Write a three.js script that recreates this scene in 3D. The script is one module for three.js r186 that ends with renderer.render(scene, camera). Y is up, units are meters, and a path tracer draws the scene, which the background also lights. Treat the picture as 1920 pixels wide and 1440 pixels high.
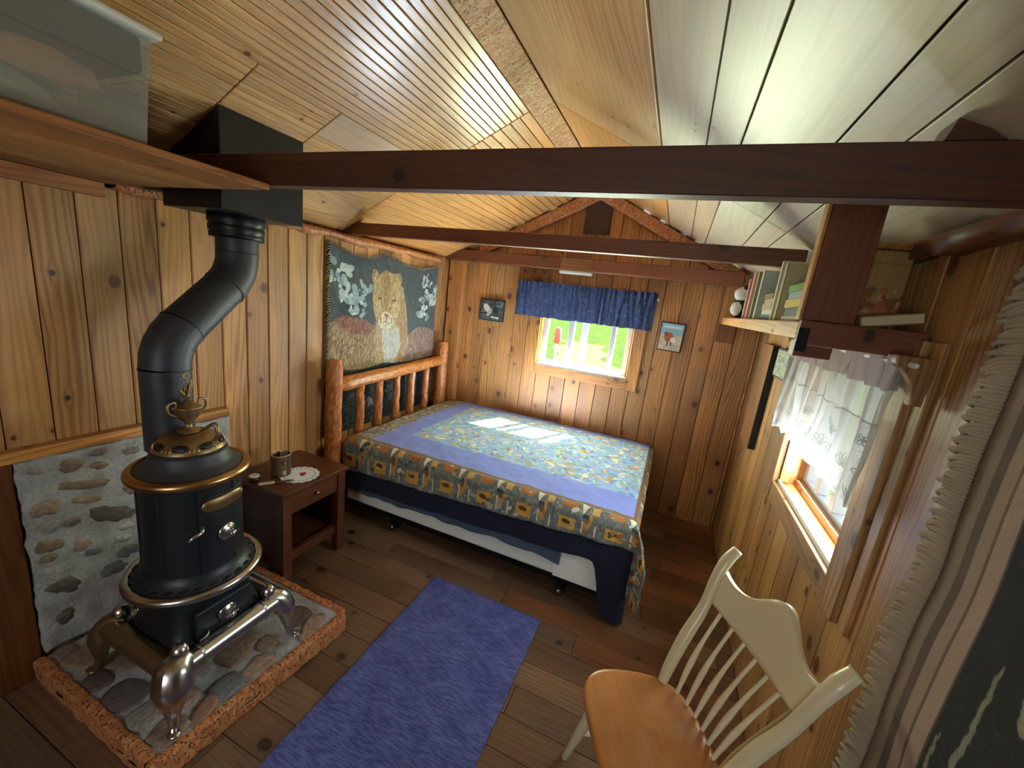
import * as THREE from 'three';
import { RectAreaLightUniformsLib } from 'three/addons/lights/RectAreaLightUniformsLib.js';
import { mergeGeometries } from 'three/addons/utils/BufferGeometryUtils.js';
import { RoundedBoxGeometry } from 'three/addons/geometries/RoundedBoxGeometry.js';
import { createNoise2D, createNoise3D } from 'simplex-noise';

// ---------------------------------------------------------------- camera, sky, sun, light, exposure
const scene = new THREE.Scene();
const camera = new THREE.PerspectiveCamera(87.54, 4 / 3, 0.02, 300);
{
  const r = new THREE.Vector3(0.918, 0.1178, -0.3788), u = new THREE.Vector3(-0.1888, 0.9695, -0.156), b = new THREE.Vector3(0.3489, 0.2147, 0.9122);
  const m = new THREE.Matrix4().makeBasis(r, u, b);
  camera.position.set(0, 1.57, 0);
  camera.quaternion.setFromRotationMatrix(m);
}
const renderer = new THREE.WebGLRenderer({ antialias: true });
renderer.toneMapping = THREE.LinearToneMapping;
renderer.toneMappingExposure = 2.0;
renderer.shadowMap.enabled = true;
renderer.shadowMap.type = THREE.PCFSoftShadowMap;
RectAreaLightUniformsLib.init();

// sky: hazy summer blue, whiter toward the horizon
{
  const w = 64, h = 64, d = new Float32Array(w * h * 4);
  for (let y = 0; y < h; y++) for (let x = 0; x < w; x++) {
    const e = Math.max(0, (y + 0.5) / h * 2 - 1), k = Math.pow(1 - e, 2.2), i = (y * w + x) * 4;
    d[i] = 0.62 + 0.38 * k; d[i + 1] = 0.76 + 0.24 * k; d[i + 2] = 1.0; d[i + 3] = 1;
  }
  const t = new THREE.DataTexture(d, w, h, THREE.RGBAFormat, THREE.FloatType);
  t.mapping = THREE.EquirectangularReflectionMapping; t.magFilter = THREE.LinearFilter; t.needsUpdate = true;
  scene.background = t; scene.backgroundIntensity = 3;
}
const SUN_DIR = new THREE.Vector3(0.35, 1, -0.73).normalize();
const sun = new THREE.DirectionalLight(new THREE.Color(1, 0.95, 0.86), 380);
sun.name = 'sun';
sun.position.copy(SUN_DIR).multiplyScalar(12).add(new THREE.Vector3(-0.7, 0.6, -2.7));
sun.target.position.set(-0.7, 0.6, -2.7);
sun.castShadow = true; sun.shadow.radius = 0.4;
sun.shadow.mapSize.set(2048, 2048);
Object.assign(sun.shadow.camera, { left: -7, right: 7, top: 7, bottom: -7, near: 1, far: 40 });
scene.add(sun, sun.target);
// area light at a window
function daylight(name, w, h, pos, look, level, color) {
  const l = new THREE.RectAreaLight(color, level, w, h);
  l.name = name; l.position.set(...pos); l.lookAt(...look); scene.add(l); return l;
}
// ---------------------------------------------------------------- helpers
function rng(seed) { let s = seed | 0; return () => { s = (s + 0x6d2b79f5) | 0; let t = Math.imul(s ^ (s >>> 15), 1 | s); t = (t + Math.imul(t ^ (t >>> 7), 61 | t)) ^ t; return ((t ^ (t >>> 14)) >>> 0) / 4294967296; }; }
const rnd = rng(7);
const V = (x, y, z) => new THREE.Vector3(x, y, z);
const taken = new Map();
function numbered(name) { const n = taken.get(name) ?? 0; taken.set(name, n + 1); return n ? name + '_' + String(n).padStart(3, '0') : name; }
function obj(name, geo, mat, parent) {
  const g = Array.isArray(geo) ? (geo.length > 1 ? mergeGeometries(geo.map((q) => { const k = q.index ? q.toNonIndexed() : q; for (const a of Object.keys(k.attributes)) if (!['position', 'normal', 'uv'].includes(a)) k.deleteAttribute(a); return k; })) : geo[0]) : geo;
  const m = new THREE.Mesh(g, mat); m.castShadow = m.receiveShadow = true;
  if (parent) { m.name = name; parent.add(m); } else { m.name = numbered(name); scene.add(m); }
  return m;
}
function tag(o, label, category, group) { o.userData.label = label; o.userData.category = category; if (group) o.userData.group = group; return o; }
function thing(name, label, category, pos = [0, 0, 0], turn = 0, group) {
  const o = new THREE.Group(); o.name = numbered(name); o.position.set(...pos); o.rotation.y = turn; scene.add(o);
  return tag(o, label, category, group);
}
function struct(name, label, category) { const o = new THREE.Group(); o.name = name; o.userData = { kind: 'structure', label, category }; scene.add(o); return o; }
// uv in metres from position, by the main direction of each face; grain = axis along which v runs
function metreUV(geo, grain = 'y', ou = 0, ov = 0) {
  const g = geo.index ? geo.toNonIndexed() : geo, p = g.attributes.position, uv = new Float32Array(p.count * 2), gi = 'xyz'.indexOf(grain);
  const a = V(), b = V(), c = V(), n = V();
  for (let i = 0; i < p.count; i += 3) {
    a.fromBufferAttribute(p, i); b.fromBufferAttribute(p, i + 1); c.fromBufferAttribute(p, i + 2);
    n.copy(b).sub(a).cross(c.clone().sub(a));
    const m = [Math.abs(n.x), Math.abs(n.y), Math.abs(n.z)], k = m.indexOf(Math.max(...m));
    const rest = [0, 1, 2].filter((q) => q !== k); let vi = rest.includes(gi) ? gi : rest[1]; const ui = rest.find((q) => q !== vi);
    [a, b, c].forEach((q, j) => { uv[(i + j) * 2] = q.getComponent(ui) + ou; uv[(i + j) * 2 + 1] = q.getComponent(vi) + ov; });
  }
  g.setAttribute('uv', new THREE.BufferAttribute(uv, 2)); return g;
}
// box from ranges, small bevel, uv in metres
function bx(x0, x1, y0, y1, z0, z1, grain = 'y', bevel = 0, seed = true) {
  const w = x1 - x0, h = y1 - y0, d = z1 - z0;
  const g = bevel > 0 ? new RoundedBoxGeometry(w, h, d, 1, Math.min(bevel, w / 2.01, h / 2.01, d / 2.01)) : new THREE.BoxGeometry(w, h, d);
  g.translate((x0 + x1) / 2, (y0 + y1) / 2, (z0 + z1) / 2);
  return metreUV(g, grain, seed ? rnd() * 3 : 0, seed ? rnd() * 5 : 0);
}
// plank: length along y (y0..y1), width along x centred, front face at z=0, chamfered long edges
function plank(w, y0, y1, t = 0.018, ch = 0.003) {
  const s = new THREE.Shape(), h = w / 2;
  s.moveTo(-h, -t); s.lineTo(h, -t); s.lineTo(h, -ch); s.lineTo(h - ch, 0); s.lineTo(-h + ch, 0); s.lineTo(-h, -ch); s.closePath();
  const g = new THREE.ExtrudeGeometry(s, { depth: y1 - y0, bevelEnabled: false });
  // shape (x, y=z) extruded along z -> turn so that extrusion runs along y
  g.applyMatrix4(new THREE.Matrix4().set(1, 0, 0, 0, 0, 0, 1, y0, 0, 1, 0, 0, 0, 0, 0, 1));
  const idx = g.index; const q = idx ? g.toNonIndexed() : g;
  // the swap mirrors the winding
  const p = q.attributes.position.array;
  for (let i = 0; i < p.length; i += 9) for (let k = 0; k < 3; k++) { const s2 = p[i + 3 + k]; p[i + 3 + k] = p[i + 6 + k]; p[i + 6 + k] = s2; }
  q.deleteAttribute('normal'); q.computeVertexNormals();
  return metreUV(q, 'y', rnd() * 3, rnd() * 5);
}
// tube with a radius for each point, smooth; pts: Vector3[], radii: number[] or number
function sweep(pts, radii, seg = 10, caps = true, steps = 1, flatx = 1) {
  let P = pts, R = Array.isArray(radii) ? radii : pts.map(() => radii);
  if (steps > 1) {
    const c = new THREE.CatmullRomCurve3(pts), n = (pts.length - 1) * steps; P = []; const R2 = [];
    for (let i = 0; i <= n; i++) { const t = i / n * (pts.length - 1), k = Math.min(pts.length - 2, Math.floor(t)), f = t - k; P.push(c.getPoint(i / n)); R2.push(R[k] * (1 - f) + R[k + 1] * f); }
    R = R2;
  }
  const pos = [], uv = [], idx = []; let prevN = null, len = 0;
  P.forEach((p, i) => {
    const t = (i === 0 ? P[1].clone().sub(P[0]) : i === P.length - 1 ? P[i].clone().sub(P[i - 1]) : P[i + 1].clone().sub(P[i]).normalize().add(P[i].clone().sub(P[i - 1]).normalize())).normalize();
    let n = prevN ? prevN.clone().addScaledVector(t, -prevN.dot(t)) : (Math.abs(t.y) < 0.9 ? V(0, 1, 0) : V(1, 0, 0)).addScaledVector(t, -(Math.abs(t.y) < 0.9 ? t.y : t.x));
    n.normalize(); prevN = n; const b = t.clone().cross(n);
    if (i) len += p.distanceTo(P[i - 1]);
    for (let k = 0; k <= seg; k++) { const a = k / seg * Math.PI * 2, cx = Math.cos(a) * R[i], sx = Math.sin(a) * R[i] * flatx; pos.push(p.x + n.x * cx + b.x * sx, p.y + n.y * cx + b.y * sx, p.z + n.z * cx + b.z * sx); uv.push(a * R[i], len); }
  });
  for (let i = 0; i < P.length - 1; i++) for (let k = 0; k < seg; k++) { const a = i * (seg + 1) + k, b = a + seg + 1; idx.push(a, a + 1, b, b, a + 1, b + 1); }
  if (caps) for (const e of [0, P.length - 1]) { const c = pos.length / 3; pos.push(P[e].x, P[e].y, P[e].z); uv.push(0, 0); for (let k = 0; k < seg; k++) { const a = e * (seg + 1) + k; e ? idx.push(a, a + 1, c) : idx.push(a + 1, a, c); } }
  const g = new THREE.BufferGeometry(); g.setAttribute('position', new THREE.Float32BufferAttribute(pos, 3)); g.setAttribute('uv', new THREE.Float32BufferAttribute(uv, 2)); g.setIndex(idx);
  g.computeVertexNormals(); return g;
}
function lathe(prof, seg = 40) { return new THREE.LatheGeometry(prof.map(([r, y]) => new THREE.Vector2(r, y)), seg); }
// loft of superellipse rings: rows {y, rx, rz, n, ox, oz}
function loft(rows, seg = 48, caps = true) {
  const pos = [], uv = [], idx = [];
  rows.forEach((r, i) => { for (let k = 0; k <= seg; k++) { const a = k / seg * Math.PI * 2, c = Math.cos(a), s = Math.sin(a), e = 2 / (r.n ?? 2); pos.push((r.ox ?? 0) + Math.sign(c) * Math.pow(Math.abs(c), e) * r.rx, r.y, (r.oz ?? 0) + Math.sign(s) * Math.pow(Math.abs(s), e) * r.rz); uv.push(k / seg * (r.rx + r.rz) * 3.1, r.y); } });
  for (let i = 0; i < rows.length - 1; i++) for (let k = 0; k < seg; k++) { const a = i * (seg + 1) + k, b = a + seg + 1; idx.push(a, b, a + 1, b, b + 1, a + 1); }
  if (caps) for (const i of [0, rows.length - 1]) { const r = rows[i], c = pos.length / 3; pos.push(r.ox ?? 0, r.y, r.oz ?? 0); uv.push(0, 0); for (let k = 0; k < seg; k++) { const a = i * (seg + 1) + k; i ? idx.push(a, c, a + 1) : idx.push(a, a + 1, c); } }
  const g = new THREE.BufferGeometry(); g.setAttribute('position', new THREE.Float32BufferAttribute(pos, 3)); g.setAttribute('uv', new THREE.Float32BufferAttribute(uv, 2)); g.setIndex(idx);
  g.computeVertexNormals(); return g;
}
// grid surface f(u,v)->[x,y,z], uv from 0..1; thick>0 gives it a back and a rim
function sheet(f, nu, nv, thick = 0, closeRim = true) {
  const P = []; for (let j = 0; j <= nv; j++) for (let i = 0; i <= nu; i++) P.push(V(...f(i / nu, j / nv)));
  const g0 = new THREE.BufferGeometry(), idx = [], uv = [], W = nu + 1;
  for (let j = 0; j <= nv; j++) for (let i = 0; i <= nu; i++) uv.push(i / nu, j / nv);
  for (let j = 0; j < nv; j++) for (let i = 0; i < nu; i++) { const a = j * W + i; idx.push(a, a + 1, a + W, a + W, a + 1, a + W + 1); }
  g0.setAttribute('position', new THREE.Float32BufferAttribute(P.flatMap((p) => [p.x, p.y, p.z]), 3)); g0.setAttribute('uv', new THREE.Float32BufferAttribute(uv, 2)); g0.setIndex(idx); g0.computeVertexNormals();
  if (!thick) return g0;
  const n = g0.attributes.normal, N = P.length, pos = P.flatMap((p) => [p.x, p.y, p.z]), uv2 = uv.concat(uv), id2 = idx.slice();
  for (let i = 0; i < N; i++) pos.push(P[i].x - n.getX(i) * thick, P[i].y - n.getY(i) * thick, P[i].z - n.getZ(i) * thick);
  for (let i = 0; i < idx.length; i += 3) id2.push(idx[i] + N, idx[i + 2] + N, idx[i + 1] + N);
  if (closeRim) { const rim = []; for (let i = 0; i < nu; i++) { rim.push([i + 1, i], [nv * W + i, nv * W + i + 1]); } for (let j = 0; j < nv; j++) { rim.push([j * W, (j + 1) * W], [(j + 1) * W + nu, j * W + nu]); } for (const [a, b] of rim) id2.push(a, b, a + N, a + N, b, b + N); }
  const g = new THREE.BufferGeometry(); g.setAttribute('position', new THREE.Float32BufferAttribute(pos, 3)); g.setAttribute('uv', new THREE.Float32BufferAttribute(uv2, 2)); g.setIndex(id2); g.computeVertexNormals(); return g;
}
function lump(rx, ry, rz, seed, rough = 0.12, detail = 3, power = 2) {   // a stone
  const g0 = new THREE.IcosahedronGeometry(1, detail), n3 = createNoise3D(rng(seed)), p = g0.attributes.position, v = V();
  for (let i = 0; i < p.count; i++) {
    v.fromBufferAttribute(p, i); const k = 1 + rough * n3(v.x * 1.3, v.y * 1.3, v.z * 1.3) + rough * 0.35 * n3(v.x * 4, v.y * 4, v.z * 4);
    const q = Math.pow(Math.pow(Math.abs(v.x), power) + Math.pow(Math.abs(v.y), power) + Math.pow(Math.abs(v.z), power), -1 / power);
    v.multiplyScalar(k * q); p.setXYZ(i, v.x * rx, v.y * ry, v.z * rz);
  }
  return smooth(g0);
}
function smooth(g) {   // shared normals for a non-indexed geometry
  const p = g.attributes.position, m = new Map(), acc = [], ids = []; g.computeVertexNormals(); const n = g.attributes.normal;
  for (let i = 0; i < p.count; i++) { const k = [p.getX(i), p.getY(i), p.getZ(i)].map((q) => Math.round(q * 2e4)).join(); if (!m.has(k)) { m.set(k, acc.length); acc.push(V()); } const id = m.get(k); ids.push(id); acc[id].add(V(n.getX(i), n.getY(i), n.getZ(i))); }
  acc.forEach((a) => a.normalize()); ids.forEach((id, i) => n.setXYZ(i, acc[id].x, acc[id].y, acc[id].z)); return g;
}
const mv = (g, x, y, z) => g.translate(x, y, z);
const rot = (g, ax, a) => (ax === 'x' ? g.rotateX(a) : ax === 'y' ? g.rotateY(a) : g.rotateZ(a));
// ---------------------------------------------------------------- textures and materials
function dataTex(w, h, f, srgb = true) {
  const d = new Uint8Array(w * h * 4);
  for (let y = 0; y < h; y++) for (let x = 0; x < w; x++) { const c = f(x, y), i = (y * w + x) * 4; d[i] = Math.max(0, Math.min(255, c[0])); d[i + 1] = Math.max(0, Math.min(255, c[1])); d[i + 2] = Math.max(0, Math.min(255, c[2])); d[i + 3] = c[3] ?? 255; }
  const t = new THREE.DataTexture(d, w, h); t.magFilter = THREE.LinearFilter; t.minFilter = THREE.LinearMipmapLinearFilter; t.generateMipmaps = true;
  if (srgb) t.colorSpace = THREE.SRGBColorSpace; t.wrapS = t.wrapT = THREE.MirroredRepeatWrapping; t.needsUpdate = true; return t;
}
const mix = (a, b, k) => [a[0] + (b[0] - a[0]) * k, a[1] + (b[1] - a[1]) * k, a[2] + (b[2] - a[2]) * k];
// W x H metres of sawn wood, grain along v
function wood(seed, o) {
  const { W = 0.9, H = 2.4, w = 384, h = 1024, base, late, knot = [70, 36, 16], knots = 14, freq = 46, contrast = 0.5, kr = [0.008, 0.02], fiber = 0.06, cathedral = 0.03, blot = 0.08 } = o;
  const n = createNoise2D(rng(seed)), r = rng(seed + 99), K = [];
  for (let i = 0; i < knots; i++) K.push([r() * W, r() * H, kr[0] + r() * r() * (kr[1] - kr[0]), 0.55 + 0.45 * r()]);
  const t = dataTex(w, h, (px, py) => {
    const x = px / w * W, y = py / h * H; let xs = x, dark = 0, halo = 0;
    for (const [kx, ky, q, s] of K) {
      const dx = x - kx, dy = y - ky; if (Math.abs(dx) > q * 5 || Math.abs(dy) > q * 9) continue;
      const d2 = (dx * dx) / (q * q) + (dy * dy) / (q * q * 1.7);
      xs += Math.sign(dx) * -q * 1.3 * Math.exp(-((dx * dx) / (q * q * 5) + (dy * dy) / (q * q * 12)));
      const d = Math.sqrt(d2); dark = Math.max(dark, s * Math.min(1, Math.max(0, 1.15 - d) * 3)); halo = Math.max(halo, 0.35 * s * Math.exp(-d2 / 5));
    }
    const wv = n(x * 2.2, y * 0.55) * cathedral + n(x * 9, y * 1.6) * 0.006 + n(x * 1.1 + 9, y * 0.22) * 0.06;
    const ph = (xs + wv) * freq, g = Math.pow(0.5 + 0.5 * Math.sin(ph * 6.283 + n(x * 6, y * 1.1) * 3 + n(x * 22, y * 0.35) * 2.4), 2.2);
    const fb = n(x * 330, y * 7) * 0.6 + n(x * 120, y * 2.5) * 0.4;
    let c = mix(base, late, contrast * g * (0.6 + 0.4 * n(x * 3 + 7, y * 0.5)));
    const k = 1 + fiber * fb + blot * n(x * 2.6 + 3, y * 0.7);
    c = mix(c, mix(late, knot, 0.4), halo); c = mix(c, knot, dark);
    return [c[0] * k, c[1] * k, c[2] * k];
  });
  t.repeat.set(1 / W, 1 / H); return t;
}
const std = (o) => new THREE.MeshStandardMaterial(o);
const phys = (o) => new THREE.MeshPhysicalMaterial(o);
const T = {
  pine: wood(11, { base: [190, 142, 86], late: [124, 78, 38], knots: 30, contrast: 0.75, blot: 0.16, kr: [0.006, 0.026] }),
  pineRed: wood(23, { base: [188, 138, 80], late: [122, 76, 36], knots: 30, contrast: 0.85, blot: 0.16, kr: [0.007, 0.026], knot: [74, 36, 18] }),
  ply: wood(31, { base: [226, 212, 186], late: [190, 168, 138], knots: 5, contrast: 0.35, freq: 22, cathedral: 0.06, fiber: 0.035, kr: [0.003, 0.007] }),
  oak: wood(47, { base: [226, 184, 126], late: [168, 120, 68], knots: 14, contrast: 0.6, freq: 34, cathedral: 0.07, kr: [0.004, 0.01] }),
  dark: wood(53, { base: [92, 50, 28], late: [58, 28, 14], knots: 10, contrast: 0.6, knot: [36, 18, 10] }),
  floor: wood(61, { base: [110, 86, 64], late: [76, 54, 38], knots: 16, contrast: 0.5, knot: [44, 26, 16], fiber: 0.12, blot: 0.16 }),
};
T.noise = dataTex(512, 512, (() => { const n = createNoise2D(rng(5)); return (x, y) => { const v = 128 + 60 * n(x / 50, y / 50) + 45 * n(x / 14, y / 14) + 25 * n(x / 4, y / 4); return [v, v, v]; }; })(), false);
T.weave = dataTex(256, 256, (() => { const n = createNoise2D(rng(9)); return (x, y) => { const v = 128 + 60 * Math.sin(y * 0.8) * (0.6 + 0.4 * Math.sin(x * 0.8)) + 50 * n(x / 3, y / 3); return [v, v, v]; }; })(), false);
function rep(t, u, v) { const c = t.clone(); c.repeat.set(u, v); c.needsUpdate = true; return c; }
const M = {};
const tint = (t, c, rough = 0.45, extra = {}) => std({ map: t, color: new THREE.Color(c[0], c[1], c[2]), roughness: rough, ...extra });
const varnish = (t, c, rough, coat) => phys({ map: t, color: new THREE.Color(c[0], c[1], c[2]), roughness: rough, clearcoat: 1, clearcoatRoughness: coat });
M.wallL = [[0.88, 0.88, 0.86], [0.76, 0.74, 0.7], [0.96, 0.93, 0.88], [0.7, 0.65, 0.58], [0.83, 0.82, 0.8]].map((c) => tint(T.pine, c, 0.5));
M.wallF = [[1, 1, 1], [0.86, 0.82, 0.78], [0.95, 0.9, 0.86], [0.8, 0.72, 0.64]].map((c) => tint(T.pineRed, c, 0.48));
M.wallR = [[0.82, 0.84, 0.84], [0.7, 0.7, 0.7], [0.78, 0.76, 0.72]].map((c) => tint(T.pine, c, 0.48));
M.backing = std({ color: 0x2a180c, roughness: 0.9 });
M.pineTrim = tint(T.pine, [1, 0.86, 0.7], 0.4);
M.shelfPine = tint(T.pine, [0.74, 0.54, 0.4], 0.45);
M.pineLight = tint(T.pine, [1.12, 1.1, 1.06], 0.5);
M.cedar = tint(T.pineRed, [0.42, 0.31, 0.24], 0.45);
M.cedarDark = tint(T.pineRed, [0.27, 0.17, 0.11], 0.5);
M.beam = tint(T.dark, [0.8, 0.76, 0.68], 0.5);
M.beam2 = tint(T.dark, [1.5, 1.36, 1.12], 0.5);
M.ceilR = [[1, 1, 0.98], [0.93, 0.92, 0.9], [1.04, 1.04, 1.02]].map((c) => varnish(T.ply, c, 0.46, 0.42));
M.bead = [[1, 1, 1], [0.94, 0.92, 0.9], [1.04, 1.02, 1.0], [0.9, 0.86, 0.82]].map((c) => varnish(T.oak, c, 0.3, 0.2));
M.oak = varnish(T.oak, [1, 1, 1], 0.4, 0.3);
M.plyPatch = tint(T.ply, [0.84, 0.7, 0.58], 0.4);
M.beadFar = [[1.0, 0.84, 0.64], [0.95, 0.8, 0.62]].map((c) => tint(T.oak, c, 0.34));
M.floor = [[1.2, 1.2, 1.2], [1.0, 0.96, 0.92], [1.36, 1.32, 1.26], [0.9, 0.84, 0.8], [1.14, 1.1, 1.06]].map((c) => tint(T.floor, c, 0.42));
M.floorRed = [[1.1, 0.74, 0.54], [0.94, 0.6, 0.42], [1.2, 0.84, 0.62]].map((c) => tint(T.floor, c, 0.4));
{
  const n = createNoise2D(rng(71));
  T.bark = dataTex(512, 512, (x, y) => { const a = n(x / 60, y / 18), b = n(x / 9, y / 6), c = n(x / 26 + 5, y / 10); let k = mix([216, 180, 132], [184, 124, 80], 0.5 + 0.5 * a); if (b > 0.38 && c > -0.1) k = mix(k, [70, 46, 30], 0.8); const s = 1 + 0.1 * n(x / 3, y / 3); return [k[0] * s, k[1] * s, k[2] * s]; });
  T.bark.repeat.set(1 / 0.8, 1 / 0.8);
  M.bark = std({ map: T.bark, color: new THREE.Color(0.86, 0.64, 0.5), roughness: 0.6, bumpMap: T.bark, bumpScale: 0.0012 });
  M.barkPale = std({ map: T.bark, color: new THREE.Color(1.08, 1.12, 1.0), roughness: 0.6, bumpMap: T.bark, bumpScale: 0.001 });
  const n2 = createNoise2D(rng(72));
  T.log = dataTex(256, 512, (x, y) => { const a = n2(x / 24, y / 70), b = n2(x / 10, y / 22); let k = mix([206, 136, 68], [146, 82, 36], 0.5 + 0.5 * a); if (b > 0.62) k = mix(k, [84, 42, 18], 0.6); const s = 1 + 0.08 * n2(x / 2, y / 30); return [k[0] * s, k[1] * s, k[2] * s]; });
  T.log.repeat.set(1 / 0.3, 1 / 0.6); M.log = std({ map: T.log, roughness: 0.38 });
}
M.black = std({ color: 0x15161a, roughness: 0.42, metalness: 0.35 });
M.iron = std({ color: 0x282b30, roughness: 0.42, metalness: 0.5 });
M.pipe = std({ color: 0x33363a, roughness: 0.5, metalness: 0.3 });
M.nickel = std({ color: 0xb8b6b2, roughness: 0.24, metalness: 1 });
M.brass = std({ color: 0xa88656, roughness: 0.3, metalness: 1 });
M.brassOld = std({ color: 0x8f7a56, roughness: 0.4, metalness: 0.9 });
M.sillGrey = std({ color: 0xa2a39e, roughness: 0.5 });
M.white = std({ color: 0xe9ebe8, roughness: 0.4 });
M.vinyl = std({ color: 0xbcc2c6, roughness: 0.35 });
M.glass = phys({ color: 0xffffff, roughness: 0.0, transmission: 1, thickness: 0, ior: 1.5 });
M.metalDark = std({ color: 0x151515, roughness: 0.5, metalness: 0.6 });
M.mortar = std({ map: (() => { const n = createNoise2D(rng(81)); const t = dataTex(512, 512, (x, y) => { const k = 164 + 16 * n(x / 90, y / 90) + 10 * n(x / 18, y / 18) + 9 * n(x / 3, y / 3); return [k * 1.0, k * 1.0, k * 0.985]; }); t.repeat.set(1 / 0.6, 1 / 0.6); return t; })(), roughness: 0.85, bumpMap: rep(T.noise, 5, 5), bumpScale: 0.003 });
M.stones = [[140, 134, 126], [118, 104, 94], [150, 128, 112], [104, 106, 106], [128, 110, 92], [92, 82, 76], [158, 156, 150]].map((c, i) => {
  const n = createNoise2D(rng(90 + i)), t = dataTex(128, 128, (x, y) => { const s = 1 + 0.14 * n(x / 22, y / 30) + 0.1 * n(x / 5, y / 5); return [c[0] * s, c[1] * s, c[2] * s]; });
  t.repeat.set(8, 8); return std({ map: t, roughness: 0.62 });
});
M.stoneRed = std({ map: (() => { const n = createNoise2D(rng(110)); const t = dataTex(128, 128, (x, y) => { const k = n(x / 8, y / 12) > 0.1 ? [150, 84, 66] : [132, 116, 104]; const s = 1 + 0.1 * n(x / 3, y / 3); return k.map((q) => q * s); }); t.repeat.set(8, 8); return t; })(), roughness: 0.6 });
M.cream = std({ color: 0xd8cca6, roughness: 0.3 });
M.seat = tint(T.ply, [0.56, 0.25, 0.075], 0.26);
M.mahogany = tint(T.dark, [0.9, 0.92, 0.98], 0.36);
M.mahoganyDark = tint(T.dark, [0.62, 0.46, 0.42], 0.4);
M.navy = std({ color: 0x171930, roughness: 0.9 });
M.slate = std({ color: 0x46566a, roughness: 0.9 });
M.boxSpring = std({ color: 0xe4e7dc, roughness: 0.85 });
function canvasTex(w, h, draw, srgb = true) { const c = document.createElement('canvas'); c.width = w; c.height = h; draw(c.getContext('2d'), w, h); const t = new THREE.CanvasTexture(c); if (srgb) t.colorSpace = THREE.SRGBColorSpace; t.magFilter = THREE.LinearFilter; return t; }
const pick = (a, r = rnd) => a[Math.floor(r() * a.length)];
// ---------------------------------------------------------------- the cabin shell
const XL = -1.95, XR = 0.55, ZF = -3.25, ZB = 1.4, XC = -0.7, YR = 2.45, SL = 0.5;
const ceilY = (x) => YR - SL * Math.abs(x - XC);
const WF = { x0: -1.05, x1: -0.29, y0: 1.03, y1: 1.62 };           // far window opening
const WR = { z0: -2.02, z1: -1.3, y0: 0.9, y1: 1.5 };              // side window opening
const WB = { x0: -0.85, x1: -0.05, y0: 0.95, y1: 1.7 };           // unseen window added behind the photographer for its light
// floor
{
  const f = struct('floor', 'dark brown worn plank floor', 'floor');
  obj('subfloor', bx(XL - 0.1, XR + 0.1, -0.12, -0.022, ZF - 0.1, ZB + 0.1, 'x'), M.backing, f);
  const r = rng(201), w = 0.128;
  for (let k = 0, z = ZF; z < ZB - 0.02; k++, z += w) {
    let x = XL - r() * 0.7;
    while (x < XR) {
      const L = 0.42 + r() * 0.75, a = Math.max(XL, x), b = Math.min(XR, x + L); x += L;
      if (b - a < 0.03) continue;
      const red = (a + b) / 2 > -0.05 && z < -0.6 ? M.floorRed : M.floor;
      const g = bx(a + 0.0012, b - 0.0012, -0.022, -0.001 + (r() - 0.5) * 0.0014, z + 0.0012, Math.min(ZB, z + w) - 0.0012, 'x', 0.0015);
      obj('floor_plank', g, pick(red, r), f);
    }
  }
}
// wall boards: segs = [[y0,y1],...]
function leftBoards() {
  const wl = struct('wall_left', 'wall of vertical knotty pine boards behind the stove', 'wall');
  obj('wall_core', bx(XL - 0.14, XL - 0.021, -0.1, 1.9, ZF - 0.14, ZB + 0.14), M.backing, wl);
  const r = rng(202), w = 0.1165;
  for (let z1 = -0.658 + 0.1165 * 18; z1 > ZF; z1 -= w) {
    const z0 = Math.max(ZF, z1 - w), a = Math.min(z1, ZB); if (a - z0 < 0.02) continue;
    const g = plank(a - z0 - 0.0035, 0.0, 1.822, 0.018, 0.004); g.rotateY(Math.PI / 2); g.translate(XL, 0, (z0 + a) / 2);
    obj('wall_board', g, pick(M.wallL, r), wl);
  }
}
leftBoards();
{
  const wf = struct('wall_far', 'gable wall of vertical reddish pine boards around the small window', 'wall');
  const t0 = ZF - 0.14, t1 = ZF - 0.021;
  obj('wall_core', [bx(XL - 0.14, WF.x0, -0.1, 1.88, t0, t1), bx(WF.x1, XR + 0.14, -0.1, 1.88, t0, t1), bx(WF.x0, WF.x1, -0.1, WF.y0, t0, t1), bx(WF.x0, WF.x1, WF.y1, 1.88, t0, t1), bx(-1.3, -0.1, 1.88, 2.2, t0, t1), bx(-0.95, -0.45, 2.2, 2.36, t0, t1), bx(-1.6, -1.3, 1.88, 2.02, t0, t1), bx(-0.1, 0.2, 1.88, 2.02, t0, t1)], M.backing, wf);
  const r = rng(203), w = 0.1305;
  for (let x = XL; x < XR - 0.01; x += w) {
    const a = x, b = Math.min(XR, x + w), c = (a + b) / 2, top = Math.min(ceilY(a), ceilY(b)) + 0.03, m = pick(M.wallF, r);
    const segs = c > WF.x0 && c < WF.x1 ? [[0, WF.y0], [WF.y1, top]] : [[0, top]];
    for (const [y0, y1] of segs) { const g = plank(b - a - 0.003, y0, y1, 0.018, 0.003); g.translate(c, 0, ZF); obj('wall_board', g, m, wf); }
  }
}
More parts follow.
